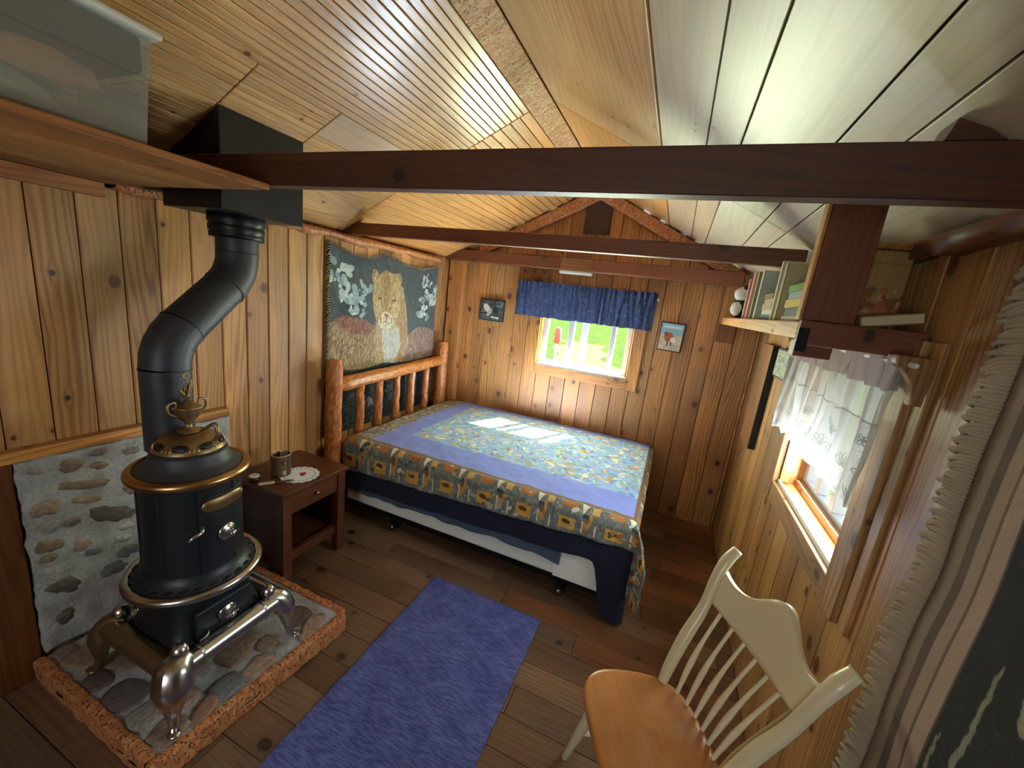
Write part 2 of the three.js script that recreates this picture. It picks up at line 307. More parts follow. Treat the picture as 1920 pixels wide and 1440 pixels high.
{
  const wr = struct('wall_right', 'wall of wide vertical pine boards with the lace-curtained window', 'wall');
  const t0 = XR + 0.021, t1 = XR + 0.14;
  obj('wall_core', [bx(t0, t1, -0.1, 1.9, ZF - 0.14, WR.z0), bx(t0, t1, -0.1, 1.9, WR.z1, ZB + 0.14), bx(t0, t1, -0.1, WR.y0, WR.z0, WR.z1), bx(t0, t1, WR.y1, 1.9, WR.z0, WR.z1)], M.backing, wr);
  const r = rng(204), w = 0.152;
  for (let z = ZF; z < ZB - 0.01; z += w) {
    const a = z, b = Math.min(ZB, z + w), c = (a + b) / 2, m = pick(M.wallR, r);
    for (const [y0, y1] of c > WR.z0 && c < WR.z1 ? [[0, WR.y0], [WR.y1, 1.822]] : [[0, 1.822]]) { const g = plank(b - a - 0.003, y0, y1, 0.018, 0.003); g.rotateY(-Math.PI / 2); g.translate(XR, 0, c); obj('wall_board', g, m, wr); }
  }
}
{
  const wb = struct('wall_back', 'pine wall with an added window behind the photographer', 'wall');
  const t0 = ZB, t1 = ZB + 0.14;
  obj('wall_core', [bx(XL - 0.14, WB.x0, -0.1, 1.84, t0, t1), bx(WB.x1, XR + 0.14, -0.1, 1.84, t0, t1), bx(WB.x0, WB.x1, -0.1, WB.y0, t0, t1), bx(WB.x0, WB.x1, WB.y1, 1.84, t0, t1), bx(-1.7, 0.3, 1.84, 1.95, t0, t1), bx(-1.5, 0.1, 1.95, 2.05, t0, t1), bx(-1.25, -0.15, 2.05, 2.18, t0, t1), bx(-1.0, -0.4, 2.18, 2.3, t0, t1), bx(-0.85, -0.55, 2.3, 2.42, t0, t1)], M.wallL[1], wb);
}
// ceiling: two slopes
{
  const c = struct('ceiling', 'sloping ceiling of beadboard and pale plywood panels', 'ceiling');
  const cs = 1 / Math.hypot(1, SL), sn = SL * cs, ln = Math.hypot(1, SL);
  const mL = new THREE.Matrix4().makeBasis(V(-cs, -sn, 0), V(-sn, cs, 0), V(0, 0, -1)).setPosition(XC, YR, 0);
  const mR = new THREE.Matrix4().makeBasis(V(cs, -sn, 0), V(sn, cs, 0), V(0, 0, 1)).setPosition(XC, YR, 0);
  const slopeBox = (side, s0, s1, z0, z1, t = 0.014, lift = 0, bev = 0.0015) => { const g = side < 0 ? bx(s0, s1, lift, lift + t, -z1, -z0, 'z', bev) : bx(s0, s1, lift, lift + t, z0, z1, 'z', bev); return g.applyMatrix4(side < 0 ? mL : mR); };
  obj('roof_slab', slopeBox(-1, -0.06, 1.62, ZF - 0.3, ZB + 0.3, 0.09, 0.02, 0), M.backing, c);
  obj('roof_slab', slopeBox(1, -0.06, 1.98, ZF - 0.3, ZB + 0.3, 0.09, 0.02, 0), M.backing, c);  // unseen eave run out further to keep sun off the side window
  const r = rng(205), S = (x) => Math.abs(x - XC) * ln;
  // left slope, from the ridge down
  obj('ridge_board', slopeBox(-1, 0.004, S(-0.802), ZF, ZB, 0.03, -0.008, 0.004), M.barkPale, c);
  const w = 0.0305;
  for (let s = S(-0.806); s < S(XL) - 0.01; s += w) {
    const e = Math.min(S(XL), s + w) - 0.0024, low = s > S(-1.295), m = pick(M.bead, r);
    const parts = low ? [[-0.956, ZB], [-1.279, -0.959]] : [[-1.905, ZB]];
    for (const [a, b] of parts) obj('beadboard_strip', slopeBox(-1, s, e, a, b, 0.012, 0, 0.003), low && a < -1 ? pick(M.bead, r) : m, c);
  }
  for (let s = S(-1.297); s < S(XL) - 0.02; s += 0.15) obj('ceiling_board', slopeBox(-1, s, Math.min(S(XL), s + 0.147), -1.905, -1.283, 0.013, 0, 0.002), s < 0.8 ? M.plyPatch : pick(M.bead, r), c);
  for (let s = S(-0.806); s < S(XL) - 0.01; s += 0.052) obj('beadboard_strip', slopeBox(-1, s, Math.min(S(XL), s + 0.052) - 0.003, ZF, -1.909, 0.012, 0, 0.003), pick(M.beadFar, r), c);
  // right slope
  obj('ridge_board', slopeBox(1, 0.006, S(-0.182), -1.93, ZB, 0.016, -0.004, 0.003), M.oak, c);
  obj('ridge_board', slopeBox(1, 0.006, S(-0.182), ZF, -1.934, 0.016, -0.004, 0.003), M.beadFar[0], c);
  const ed = [-0.18, -0.021, 0.071, 0.246, 0.33, 0.55];
  for (let i = 0; i < 5; i++) {
    obj('plywood_panel', slopeBox(1, S(ed[i]) + 0.0018, S(ed[i + 1]) - 0.0018, -1.93, ZB, 0.012, 0, 0.002), M.ceilR[i % 3], c);
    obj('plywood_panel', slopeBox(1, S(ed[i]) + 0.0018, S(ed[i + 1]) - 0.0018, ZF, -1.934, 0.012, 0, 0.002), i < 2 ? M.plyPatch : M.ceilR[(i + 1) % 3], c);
  }
}
// trims of the shell
function trim(n, geos, mat, label) { const o = obj('trim_' + n, geos, mat); o.userData = { kind: 'structure', label, category: 'trim' }; return o; }
function liveEdge(x0, x1, yTop, z0, z1, seed, drop = 0.045) {      // slab with a wavy lower edge, along z
  const n = createNoise2D(rng(seed)), N = 60;
  const g = sheet((u, v) => { const z = z0 + (z1 - z0) * u, k = v * 4, low = yTop - drop * (0.8 + 0.25 * n(z * 5, 0.3) + 0.1 * n(z * 17, 2)); const pts = [[x0, yTop], [x1, yTop], [x1 + 0.004 * n(z * 9, 5), low], [x0, low - 0.004], [x0, yTop]]; const i = Math.min(3, Math.floor(k)), f = k - i; return [pts[i][0] + (pts[i + 1][0] - pts[i][0]) * f, pts[i][1] + (pts[i + 1][1] - pts[i][1]) * f, z]; }, N, 4);
  return metreUV(g, 'z', rnd(), rnd());
}
trim(1, [liveEdge(XL, XL + 0.065, 1.805, -2.96, -0.86, 301)], M.bark, 'live-edged log slab along the top of the stove wall');
trim(2, [bx(XL, 0.36, 1.81, 1.9, ZF, ZF + 0.13, 'x', 0.006)], M.beam2, 'brown timber plate across the gable wall above the window');
{
  const mk = (sgn) => { const L = 1.36, g = bx(0, L, -0.095, -0.012, ZF, ZF + 0.05, 'x', 0.006); const a = Math.atan(SL); g.applyMatrix4(sgn < 0 ? new THREE.Matrix4().makeRotationY(Math.PI).premultiply(new THREE.Matrix4().makeRotationZ(a)) : new THREE.Matrix4().makeRotationZ(-a)); if (sgn < 0) g.translate(0, 0, 2 * ZF + 0.05); return g.translate(XC, YR, 0); };
  trim(3, [mk(1)], M.bark, 'rough rafter strip along the gable, window side of the ridge');
  trim(4, [mk(-1)], M.bark, 'rough rafter strip along the gable, stove side of the ridge');
}
trim(5, [bx(-0.8, -0.6, 2.1, 2.34, ZF, ZF + 0.03, 'y', 0.004)], std({ map: T.dark, color: new THREE.Color(0.5, 0.72, 0.95), roughness: 0.7 }), 'charred dark block under the ridge on the gable');
trim(6, [bx(-1.935, -1.79, 0, 1.81, ZF, ZF + 0.07, 'y', 0.006)], M.pineTrim, 'pale pine corner post beside the tapestry');
trim(7, [liveEdge(XR - 0.05, XR, 1.815, -3.2, 0.4, 305)], M.cedar, 'brown plate along the top of the curtained wall');
// beams
{
  const b1 = thing('tie_beam', 'dark brown tie beam crossing the whole room nearest the ridge view, above the stove pipe', 'beam', [0, 1.8, -0.92], 0, 'tie beams');
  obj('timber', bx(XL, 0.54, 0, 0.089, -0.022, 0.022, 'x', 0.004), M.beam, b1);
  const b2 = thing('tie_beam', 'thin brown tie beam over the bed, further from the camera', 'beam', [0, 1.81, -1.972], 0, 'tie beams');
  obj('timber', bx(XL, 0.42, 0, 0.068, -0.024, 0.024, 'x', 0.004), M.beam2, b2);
}
tag(obj('packing_block', (() => { const q = new THREE.Shape(); q.moveTo(0.335, 1.8895); q.lineTo(0.41, 1.8895); q.lineTo(0.385, ceilY(0.385) - 0.002); q.lineTo(0.345, ceilY(0.345) - 0.006); q.closePath(); return metreUV(new THREE.ExtrudeGeometry(q, { depth: 0.05, bevelEnabled: false }).translate(0, 0, -0.95), 'x'); })(), M.beam), 'small dark wooden block wedged between the near beam and the pale ceiling', 'block');
// ---------------------------------------------------------------- windows
function winGroup(n, label) { const o = struct('window_' + n, label, 'window'); return o; }
{
  const w = winGroup(1, 'small sliding window with white bars in the gable wall');
  const z = ZF, o = 0.02;
  // casing
  obj('casing', [bx(WF.x0 - 0.09, WF.x0, WF.y0 - 0.085, WF.y1 + 0.08, z, z + o, 'y', 0.003), bx(WF.x1, WF.x1 + 0.09, WF.y0 - 0.085, WF.y1 + 0.08, z, z + o, 'y', 0.003), bx(WF.x0, WF.x1, WF.y0 - 0.085, WF.y0 - 0.004, z, z + o - 0.002, 'x', 0.003), bx(WF.x0, WF.x1, WF.y1, WF.y1 + 0.08, z, z + o - 0.002, 'x', 0.003)], M.pineTrim, w);
  obj('reveal', [bx(WF.x0, WF.x0 + 0.012, WF.y0, WF.y1, z - 0.13, z + 0.004, 'y'), bx(WF.x1 - 0.012, WF.x1, WF.y0, WF.y1, z - 0.13, z + 0.004, 'y'), bx(WF.x0, WF.x1, WF.y1 - 0.012, WF.y1, z - 0.13, z + 0.004, 'x')], M.pineTrim, w);
  obj('sill', bx(WF.x0, WF.x1, WF.y0 - 0.004, WF.y0 + 0.012, z - 0.13, z + 0.025, 'x', 0.003), M.sillGrey, w);
  const a = WF.x0 + 0.012, b = WF.x1 - 0.012, zz = z - 0.07;
  const fr = (x0, x1, y0, y1) => bx(x0, x1, y0, y1, zz - 0.02, zz + 0.02, 'y', 0.003);
  obj('frame', [fr(a, a + 0.04, WF.y0 + 0.012, WF.y1 - 0.012), fr(b - 0.04, b, WF.y0 + 0.012, WF.y1 - 0.012), fr(a + 0.04, b - 0.04, WF.y0 + 0.012, WF.y0 + 0.04), fr(a + 0.04, b - 0.04, WF.y1 - 0.04, WF.y1 - 0.012)], M.vinyl, w);
  for (const [x0, x1, d] of [[-0.815, -0.77, 0.012], [-0.712, -0.662, -0.012], [-0.468, -0.43, 0.012]]) obj('glazing_bar', bx(x0, x1, WF.y0 + 0.04, WF.y1 - 0.04, zz - 0.015 + d, zz + 0.015 + d, 'y', 0.003), M.vinyl, w);
  for (const [x0, x1] of [[a + 0.04, -0.815], [-0.77, -0.712], [-0.662, -0.468], [-0.43, b - 0.04]]) obj('pane', bx(x0, x1, WF.y0 + 0.04, WF.y1 - 0.04, zz - 0.001, zz + 0.001), M.glass, w);
}
{
  const w = winGroup(2, 'casement window with a deep sunlit pine sill in the side wall');
  const x = XR, o = 0.025, c = 0.09;
  obj('casing', bx(x - o, x, WR.y0 - 0.08, WR.y1 + 0.08, WR.z1, WR.z1 + 0.095, 'y', 0.003), M.wallR[0], w);
  obj('casing', bx(x - o, x, WR.y0 - 0.08, WR.y1 + 0.08, WR.z0 - c, WR.z0, 'y', 0.003), M.wallR[2], w);
  obj('casing', bx(x - o + 0.003, x, WR.y0 - 0.08, WR.y0, WR.z0, WR.z1, 'z', 0.003), M.wallR[0], w);
  obj('casing', bx(x - o + 0.003, x, WR.y1, WR.y1 + 0.08, WR.z0, WR.z1, 'z', 0.003), M.wallR[0], w);
  obj('batten', bx(x - 0.012, x, WR.y0 - 0.075, WR.y1 + 0.08, WR.z1 + 0.105, WR.z1 + 0.15, 'y', 0.003), M.wallR[0], w);
  obj('sill', [bx(x + 0.004, x + 0.13, WR.y0 - 0.004, WR.y0 + 0.012, WR.z0, WR.z1, 'z', 0.002)], M.pineTrim, w);
  obj('sill_edge', bx(x - 0.004, x + 0.004, WR.y0 - 0.004, WR.y0 + 0.016, WR.z0, WR.z1, 'z', 0.002), M.white, w);
  obj('reveal', [bx(x, x + 0.13, WR.y0 + 0.012, WR.y1, WR.z0, WR.z0 + 0.012, 'y'), bx(x, x + 0.13, WR.y0 + 0.012, WR.y1, WR.z1 - 0.012, WR.z1, 'y'), bx(x, x + 0.13, WR.y1 - 0.012, WR.y1, WR.z0 + 0.012, WR.z1 - 0.012, 'z')], M.pineTrim, w);
  const xx = x + 0.1, z0 = WR.z0 + 0.012, z1 = WR.z1 - 0.012, y0 = WR.y0 + 0.012, y1 = WR.y1 - 0.012;
  const fr = (za, zb, ya, yb, d = 0) => bx(xx - 0.02 + d, xx + 0.02 + d, ya, yb, za, zb, 'y', 0.003);
  obj('stop', bx(xx - 0.045, xx - 0.022, y0, y0 + 0.028, z0, z1, 'z', 0.002), M.pineTrim, w);
  obj('frame', [fr(z0, z0 + 0.04, y0, y1), fr(z1 - 0.04, z1, y0, y1), fr(z0 + 0.04, z1 - 0.04, y0, y0 + 0.045), fr(z0 + 0.04, z1 - 0.04, y1 - 0.04, y1)], M.vinyl, w);
  const bars = [[-1.85, -1.815], [-1.69, -1.65], [-1.5, -1.455]];
  for (const [a, b] of bars) obj('glazing_bar', fr(a, b, y0 + 0.045, y1 - 0.04, -0.003), M.vinyl, w);
  let q = z0 + 0.04; for (const [a, b] of [...bars, [z1 - 0.04, 0]]) { obj('pane', bx(xx - 0.001, xx + 0.001, y0 + 0.045, y1 - 0.04, q, a), M.glass, w); q = b; }
}
{
  const w = winGroup(3, 'unseen window added behind the photographer to light the room');
  const z = ZB + 0.07, fr = (x0, x1, y0, y1) => bx(x0, x1, y0, y1, z - 0.02, z + 0.02, 'y', 0.003);
  obj('frame', [fr(WB.x0, WB.x0 + 0.045, WB.y0, WB.y1), fr(WB.x1 - 0.045, WB.x1, WB.y0, WB.y1), fr(WB.x0 + 0.045, WB.x1 - 0.045, WB.y0, WB.y0 + 0.045), fr(WB.x0 + 0.045, WB.x1 - 0.045, WB.y1 - 0.045, WB.y1), fr(-0.47, -0.43, WB.y0 + 0.045, WB.y1 - 0.045)], M.vinyl, w);
  obj('pane', bx(WB.x0 + 0.045, -0.47, WB.y0 + 0.045, WB.y1 - 0.045, z - 0.001, z + 0.001), M.glass, w);
  obj('pane', bx(-0.43, WB.x1 - 0.045, WB.y0 + 0.045, WB.y1 - 0.045, z - 0.001, z + 0.001), M.glass, w);
  daylight('window_area_light', WB.x1 - WB.x0 - 0.1, WB.y1 - WB.y0 - 0.1, [(WB.x0 + WB.x1) / 2, (WB.y0 + WB.y1) / 2, ZB - 0.03], [(WB.x0 + WB.x1) / 2, (WB.y0 + WB.y1) / 2 - 0.25, ZB - 1], 3.8, new THREE.Color(0.93, 0.97, 1.0));  // added fill light at the unseen back window
}
// daylight and light thrown up by the sunlit lawn, entering at the two windows in view
daylight('window_area_light', WF.x1 - WF.x0 - 0.06, 0.4, [(WF.x0 + WF.x1) / 2, 1.24, ZF - 0.04], [(WF.x0 + WF.x1) / 2, 1.24, ZF + 1], 12, new THREE.Color(0.82, 1.0, 0.66));
daylight('window_area_light', WR.z1 - WR.z0 - 0.08, 0.24, [XR + 0.06, 1.05, (WR.z0 + WR.z1) / 2], [XR - 1, 1.05, (WR.z0 + WR.z1) / 2], 13, new THREE.Color(0.88, 0.96, 1.0));   // below the lace curtain
// ---------------------------------------------------------------- outside
{
  const n = createNoise2D(rng(401));
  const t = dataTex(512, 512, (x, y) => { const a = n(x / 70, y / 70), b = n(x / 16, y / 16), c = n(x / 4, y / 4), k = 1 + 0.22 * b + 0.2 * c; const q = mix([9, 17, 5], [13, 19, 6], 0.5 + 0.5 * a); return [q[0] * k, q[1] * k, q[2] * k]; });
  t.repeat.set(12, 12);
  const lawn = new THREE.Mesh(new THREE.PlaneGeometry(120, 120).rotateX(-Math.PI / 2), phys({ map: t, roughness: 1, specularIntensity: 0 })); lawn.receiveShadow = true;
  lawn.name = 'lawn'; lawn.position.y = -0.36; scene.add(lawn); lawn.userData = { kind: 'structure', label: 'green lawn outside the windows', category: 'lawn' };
  const path = sheet((u, v) => { const s = u * 12, c = -0.9 - 0.3 * s + 0.25 * Math.sin(s * 0.7), w = 1.0 + 0.2 * Math.sin(s * 1.7); return [c + (v - 0.5) * 2 * w, -0.352 + 0.004 * Math.sin(s * 5 + v * 7), -8.2 - s]; }, 40, 4, 0.006);
  const p = tag(obj('dirt_path', path, phys({ color: 0x241e0e, roughness: 1, specularIntensity: 0, bumpMap: T.noise, bumpScale: 0.01 })), 'worn pale dirt path across the lawn outside the small window', 'path');
  p.userData.kind = 'structure';
  // red and white marker post seen through the small window
  const g = thing('marker_post', 'small red and white post standing on the lawn outside', 'post', [-2.63, -0.36, -9.6]);
  obj('post', lathe([[0, 0], [0.03, 0], [0.03, 0.92], [0, 0.93]], 12), M.white, g); obj('red_band', lathe([[0.032, 0.9], [0.085, 0.95], [0.085, 1.25], [0, 1.32]], 12), std({ color: 0xb84a3a, roughness: 0.6 }), g);
}
// ---------------------------------------------------------------- hearth, rock panel, stove
const HY = 0.085;   // top of the hearth
{
  const h = thing('stone_hearth', 'raised hearth of mortared field stones in a log-slab frame under the stove', 'hearth', [0, 0, 0]);
  obj('mortar_bed', metreUV((() => { const s = new THREE.Shape(); s.moveTo(-1.9, 0.52); s.lineTo(-1.205, 0.52); s.lineTo(-1.15, 1.2); s.lineTo(-1.9, 1.2); s.closePath(); const g = new THREE.ExtrudeGeometry(s, { depth: HY - 0.009, bevelEnabled: false }); return g.rotateX(-Math.PI / 2); })(), 'z'), M.mortar, h);
  const slab = (ax, az, bx_, bz, w, hh, seed) => {        // rough log slab from a to b
    const L = Math.hypot(bx_ - ax, bz - az), n = createNoise2D(rng(seed)), a = Math.atan2(-(bz - az), bx_ - ax);
    const g = sheet((u, v) => { const x = u * L, th = v * Math.PI * 2, e = 0.003 * n(x * 14, v * 3) + 0.0015 * n(x * 40, v * 6); const c = Math.cos(th), s = Math.sin(th), q = 0.3; return [x, hh / 2 + Math.sign(s) * Math.pow(Math.abs(s), q) * (hh / 2 + e), Math.sign(c) * Math.pow(Math.abs(c), q) * (w / 2 + e)]; }, 50, 20);
    const k = sheet((u, v) => { const th = v * Math.PI * 2, c = Math.cos(th), s = Math.sin(th), q = 0.55; return [0, hh / 2 + u * Math.sign(s) * Math.pow(Math.abs(s), q) * hh / 2, u * Math.sign(c) * Math.pow(Math.abs(c), q) * w / 2]; }, 2, 20);
    const k2 = k.clone().translate(L, 0, 0);
    return [g, k, k2].map((q) => metreUV(q.toNonIndexed(), 'x', rnd(), rnd()).rotateY(a).translate(ax, 0, az));
  };
  obj('frame_log', slab(-1.192, -0.5, -1.135, -1.2, 0.034, HY + 0.002, 501), M.bark, h);
  obj('frame_log', slab(-1.9, -0.525, -1.21, -0.515, 0.034, HY, 502), M.bark, h);
  obj('frame_log', slab(-1.9, -1.215, -1.155, -1.215, 0.035, HY, 503), M.bark, h);
  // stones: x, z, rx, rz, turn, material
  const st = [[-1.3, -1.1, 0.05, 0.055, 0.2, 5], [-1.2, -1.09, 0.04, 0.08, 0.5, 2], [-1.285, -0.945, 0.045, 0.035, 0, 4], [-1.225, -0.955, 0.022, 0.022, 0, 0], [-1.22, -0.86, 0.045, 0.06, 0.3, 2], [-1.245, -0.76, 0.05, 0.055, 0.1, 3], [-1.23, -0.68, 0.03, 0.055, 0.5, 'r'], [-1.255, -0.585, 0.05, 0.05, 0.2, 4], [-1.37, -0.58, 0.052, 0.045, 0, 0],
    [-1.34, -0.66, 0.06, 0.05, 0, 2], [-1.355, -0.87, 0.06, 0.07, 0.3, 4], [-1.4, -0.76, 0.045, 0.03, 0, 1], [-1.5, -0.59, 0.07, 0.055, 0.2, 5], [-1.64, -0.575, 0.05, 0.035, 0, 5], [-1.66, -0.66, 0.07, 0.045, 0.4, 1], [-1.79, -0.6, 0.065, 0.05, 0.3, 4], [-1.52, -0.72, 0.05, 0.045, 0, 4], [-1.87, -0.58, 0.035, 0.03, 0, 1], [-1.44, -1.1, 0.06, 0.06, 0, 0], [-1.6, -1.05, 0.08, 0.07, 0.2, 3], [-1.78, -0.78, 0.08, 0.07, 0.5, 1], [-1.75, -1.0, 0.07, 0.08, 0, 4], [-1.47, -0.93, 0.07, 0.07, 0, 3], [-1.64, -0.82, 0.06, 0.07, 0, 2]];
  st.forEach(([x, z, rx, rz, a, m], i) => { const g = lump(rx, 0.014, rz, 520 + i, 0.1, 3, 3.4); g.rotateY(a); obj('stone', metreUV(g.translate(x, HY - 0.012, z), 'z', rnd(), rnd()), m === 'r' ? M.stoneRed : M.stones[m], h); });
}
{
  const p = thing('rock_panel', 'mortared river-stone heat shield on the wall behind the stove', 'stone panel', [0, 0, 0]);
  obj('mortar', metreUV((() => { const n = createNoise2D(rng(541)); return sheet((u, v) => { const z = -1.228 + u * 0.688, y = 0.088 + v * 0.752; return [-1.925 + 0.005 * n(z * 7, y * 7) + 0.003 * n(z * 22, y * 22), y, u === 1 ? z + 0.006 * n(y * 9, 3) : z]; }, 50, 50, 0.02); })(), 'y'), M.mortar, p);
  // y, z, ry, rz, turn, m
  const st = [[0.705, -0.69, 0.02, 0.085, 0.25, 4], [0.655, -0.592, 0.03, 0.04, 0.2, 2], [0.64, -0.7, 0.018, 0.045, 0.3, 2], [0.545, -0.775, 0.035, 0.09, 0.45, 5], [0.578, -0.597, 0.025, 0.03, 0, 0], [0.573, -0.652, 0.022, 0.024, 0, 1], [0.463, -0.67, 0.027, 0.03, 0.2, 2], [0.51, -0.585, 0.028, 0.048, 0.5, 4], [0.42, -0.7, 0.02, 0.03, 0.2, 3], [0.425, -0.79, 0.018, 0.032, 0.3, 6], [0.405, -0.595, 0.024, 0.036, 0.2, 6], [0.325, -0.615, 0.032, 0.05, 0.5, 5], [0.2, -0.605, 0.03, 0.026, 0.4, 5], [0.79, -0.67, 0.026, 0.034, 0, 4], [0.76, -0.745, 0.018, 0.03, 0.2, 4], [0.79, -0.84, 0.022, 0.035, 0.3, 1], [0.475, -0.805, 0.018, 0.032, 0.2, 6], [0.31, -0.75, 0.03, 0.05, 0.3, 3], [0.815, -0.75, 0.016, 0.028, 0, 1], [0.8, -0.585, 0.014, 0.026, 0.4, 0], [0.46, -0.585, 0.016, 0.02, 0, 4], [0.36, -0.81, 0.03, 0.05, 0.2, 3], [0.62, -0.85, 0.03, 0.06, 0.3, 1], [0.7, -0.93, 0.04, 0.07, 0, 4], [0.55, -1.0, 0.05, 0.08, 0.2, 3], [0.42, -0.95, 0.04, 0.07, 0, 2], [0.3, -1.0, 0.05, 0.08, 0.3, 4], [0.7, -1.12, 0.05, 0.07, 0, 1], [0.45, -1.12, 0.05, 0.06, 0.2, 3], [0.2, -1.12, 0.05, 0.07, 0, 0], [0.2, -0.85, 0.04, 0.06, 0.3, 1]];
  st.forEach(([y, z, ry, rz, a, m], i) => { const g = lump(0.024, ry * 1.12, rz * 1.12, 560 + i, 0.14, 3, 2.6); g.rotateX(-a); obj('stone', metreUV(g.translate(-1.922, y, z), 'z', rnd(), rnd()), M.stones[m], p); });
  obj('top_trim', bx(-1.945, -1.905, 0.842, 0.882, -1.23, 0.4, 'z', 0.004), M.pineTrim, p);
  obj('side_trim', bx(-1.945, -1.91, 0.0, 0.842, -0.535, -0.3, 'y', 0.005), M.cedarDark, p);
}
trim(8, [bx(-1.945, -1.925, 0, 0.842, -0.295, ZB, 'z', 0.003)], M.cedarDark, 'reddish brown wainscot low on the stove wall');

const SX = -1.45, SZ = -0.8;
{
  const s = thing('wood_stove', 'black cast-iron parlour stove with nickel rails and a brass urn on top', 'stove', [SX, HY + 0.004, SZ]);
  // base: square flaring foot
  obj('base', loft([{ y: 0.115, rx: 0.15, rz: 0.158, n: 6 }, { y: 0.125, rx: 0.165, rz: 0.172, n: 6 }, { y: 0.19, rx: 0.162, rz: 0.168, n: 6 }, { y: 0.2, rx: 0.152, rz: 0.158, n: 5 }, { y: 0.25, rx: 0.138, rz: 0.144, n: 4 }, { y: 0.31, rx: 0.135, rz: 0.138, n: 3 }, { y: 0.36, rx: 0.145, rz: 0.146, n: 2.4 }, { y: 0.378, rx: 0.165, rz: 0.165, n: 2 }]), M.iron, s);
  // nickel rails round the base
  const RY = 0.185, RX = 0.185, RZ = 0.185;
  const rail = (a, b) => sweep([a, b], 0.034, 22, false);
  obj('front_rail', rail(V(RX, RY, -RZ), V(RX, RY, RZ)), M.nickel, s);
  obj('side_rail', rail(V(-RX, RY, RZ), V(RX, RY, RZ)), M.brassOld, s);  // brown reflection in this nickel rail put into its brass colour
  obj('side_rail', rail(V(-RX, RY, -RZ), V(RX, RY, -RZ)), M.nickel, s);
  for (const [ax, az] of [[RX, RZ], [RX, -RZ], [-RX, RZ], [-RX, -RZ]]) {
    const sx = Math.sign(ax), sz = Math.sign(az), kr = ax > 0 && az > 0 ? 1 : 0.72;
    const k = obj('leg', [sweep([V(ax - sx * 0.02, RY + 0.012, az - sz * 0.045), V(ax - sx * 0.002, RY + 0.0, az - sz * 0.004), V(ax + sx * 0.014, RY - 0.04, az + sz * 0.012), V(ax + sx * 0.02, RY - 0.085, az + sz * 0.018), V(ax + sx * 0.024, RY - 0.13, az + sz * 0.02), V(ax + sx * 0.034, RY - 0.165, az + sz * 0.026), V(ax + sx * 0.046, RY - 0.179, az + sz * 0.034)], [0.038, 0.055, 0.056, 0.036, 0.02, 0.015, 0.012].map((q, i) => (i && i < 5 ? q * kr : q)), 20, true, 6), lump(0.021, 0.008, 0.017, 600, 0.02, 2).translate(ax + sx * 0.048, 0.008, az + sz * 0.036)], ax < 0 && az > 0 ? M.brassOld : M.nickel, s);  // leg joining that rail takes its reflection-toned brass colour
    obj('shoulder', lump(0.026, 0.032, 0.026, 601, 0.03, 3).translate(ax - sx * 0.02, RY + 0.042, az - sz * 0.03), M.nickel, s);
    for (const d of [0.075]) obj('rail_ring', new THREE.TorusGeometry(0.0345, 0.004, 8, 24).translate(ax, RY, az - sz * d), M.nickel, s);
  }
  // firebox
  obj('foot_skirt', lathe([[0.15, 0.374], [0.182, 0.378], [0.186, 0.388], [0.176, 0.4], [0.158, 0.412], [0.149, 0.43], [0.146, 0.44]], 64), M.iron, s);
  obj('middle_fender', new THREE.TorusGeometry(0.19, 0.0155, 16, 72).rotateX(Math.PI / 2).translate(0, 0.388, 0), M.nickel, s);
  const sc = []; for (let i = 0; i < 26; i++) { const a = i / 26 * Math.PI * 2; sc.push(lump(0.017, 0.0035, 0.017, 603, 0, 1).translate(Math.cos(a) * 0.166, 0.404, Math.sin(a) * 0.166)); }
  obj('scalloped_lip', sc, M.iron, s);
  obj('firebox', lathe([[0.147, 0.43], [0.144, 0.45], [0.142, 0.6], [0.142, 0.74], [0.15, 0.75], [0.15, 0.762]], 64), M.iron, s);
  const rib = []; for (let i = 0; i < 8; i++) { const a = (i + 0.5) / 8 * Math.PI * 2; rib.push(bx(0.138, 0.1475, 0.44, 0.745, -0.006, 0.006, 'y', 0.003).rotateY(a)); }
  obj('ribs', rib, M.iron, s);
  // door on the front (+x)
  const arc = (r, y0, y1, a0, a1, t, seg = 24) => sheet((u, v) => { const a = a0 + (a1 - a0) * u; return [Math.cos(a) * r, y0 + (y1 - y0) * v, -Math.sin(a) * r]; }, seg, 1, -t);
  const door = obj('door', arc(0.1425, 0.46, 0.715, -0.42, 0.72, 0.006), M.iron, s);
  const plate = obj('name_plate', sheet((u, v) => { const a = -0.36 + 0.95 * u, e = Math.sqrt(Math.max(0, 1 - Math.pow(2 * u - 1, 6))), r = 0.1505 + 0.004 * Math.sqrt(Math.max(0, 1 - Math.pow(2 * v - 1, 2))); return [Math.cos(a) * r, 0.688 + (v - 0.5) * 0.046 * e, -Math.sin(a) * r]; }, 40, 8, -0.004), M.brassOld, door);
  const bead = []; for (let i = 0; i < 15; i++) { const a = -0.27 + 0.77 * i / 14; bead.push(bx(-0.002, 0.004, -0.009, 0.009, -0.0018, 0.0018, 'y', 0.001).translate(0.1555, 0.688, 0).rotateY(a)); }
  obj('raised_letters', bead, M.brass, door);
  const knob = (y, r, a, par) => { const g = [lathe([[0, 0], [0.03, 0], [0.032, 0.004], [0.028, 0.01], [0.019, 0.011], [0.018, 0.016], [0, 0.018]], 28), lathe([[0.006, 0.01], [0.006, 0.024], [0.011, 0.028], [0.01, 0.036], [0, 0.038]], 16), bx(-0.003, 0.003, 0.02, 0.028, -0.026, 0, 'y', 0.001)].map((q) => q.rotateZ(-Math.PI / 2).translate(r, y, 0).rotateY(a)); return obj('draft_knob', g, M.nickel, par); };
  knob(0.568, 0.146, 0.12, door);
  obj('door_handle', [sweep([V(0.15, 0.625, 0.06), V(0.172, 0.622, 0.075), V(0.172, 0.615, 0.1), V(0.165, 0.604, 0.11)], [0.006, 0.006, 0.006, 0.005], 10, true, 4)], M.nickel, door);
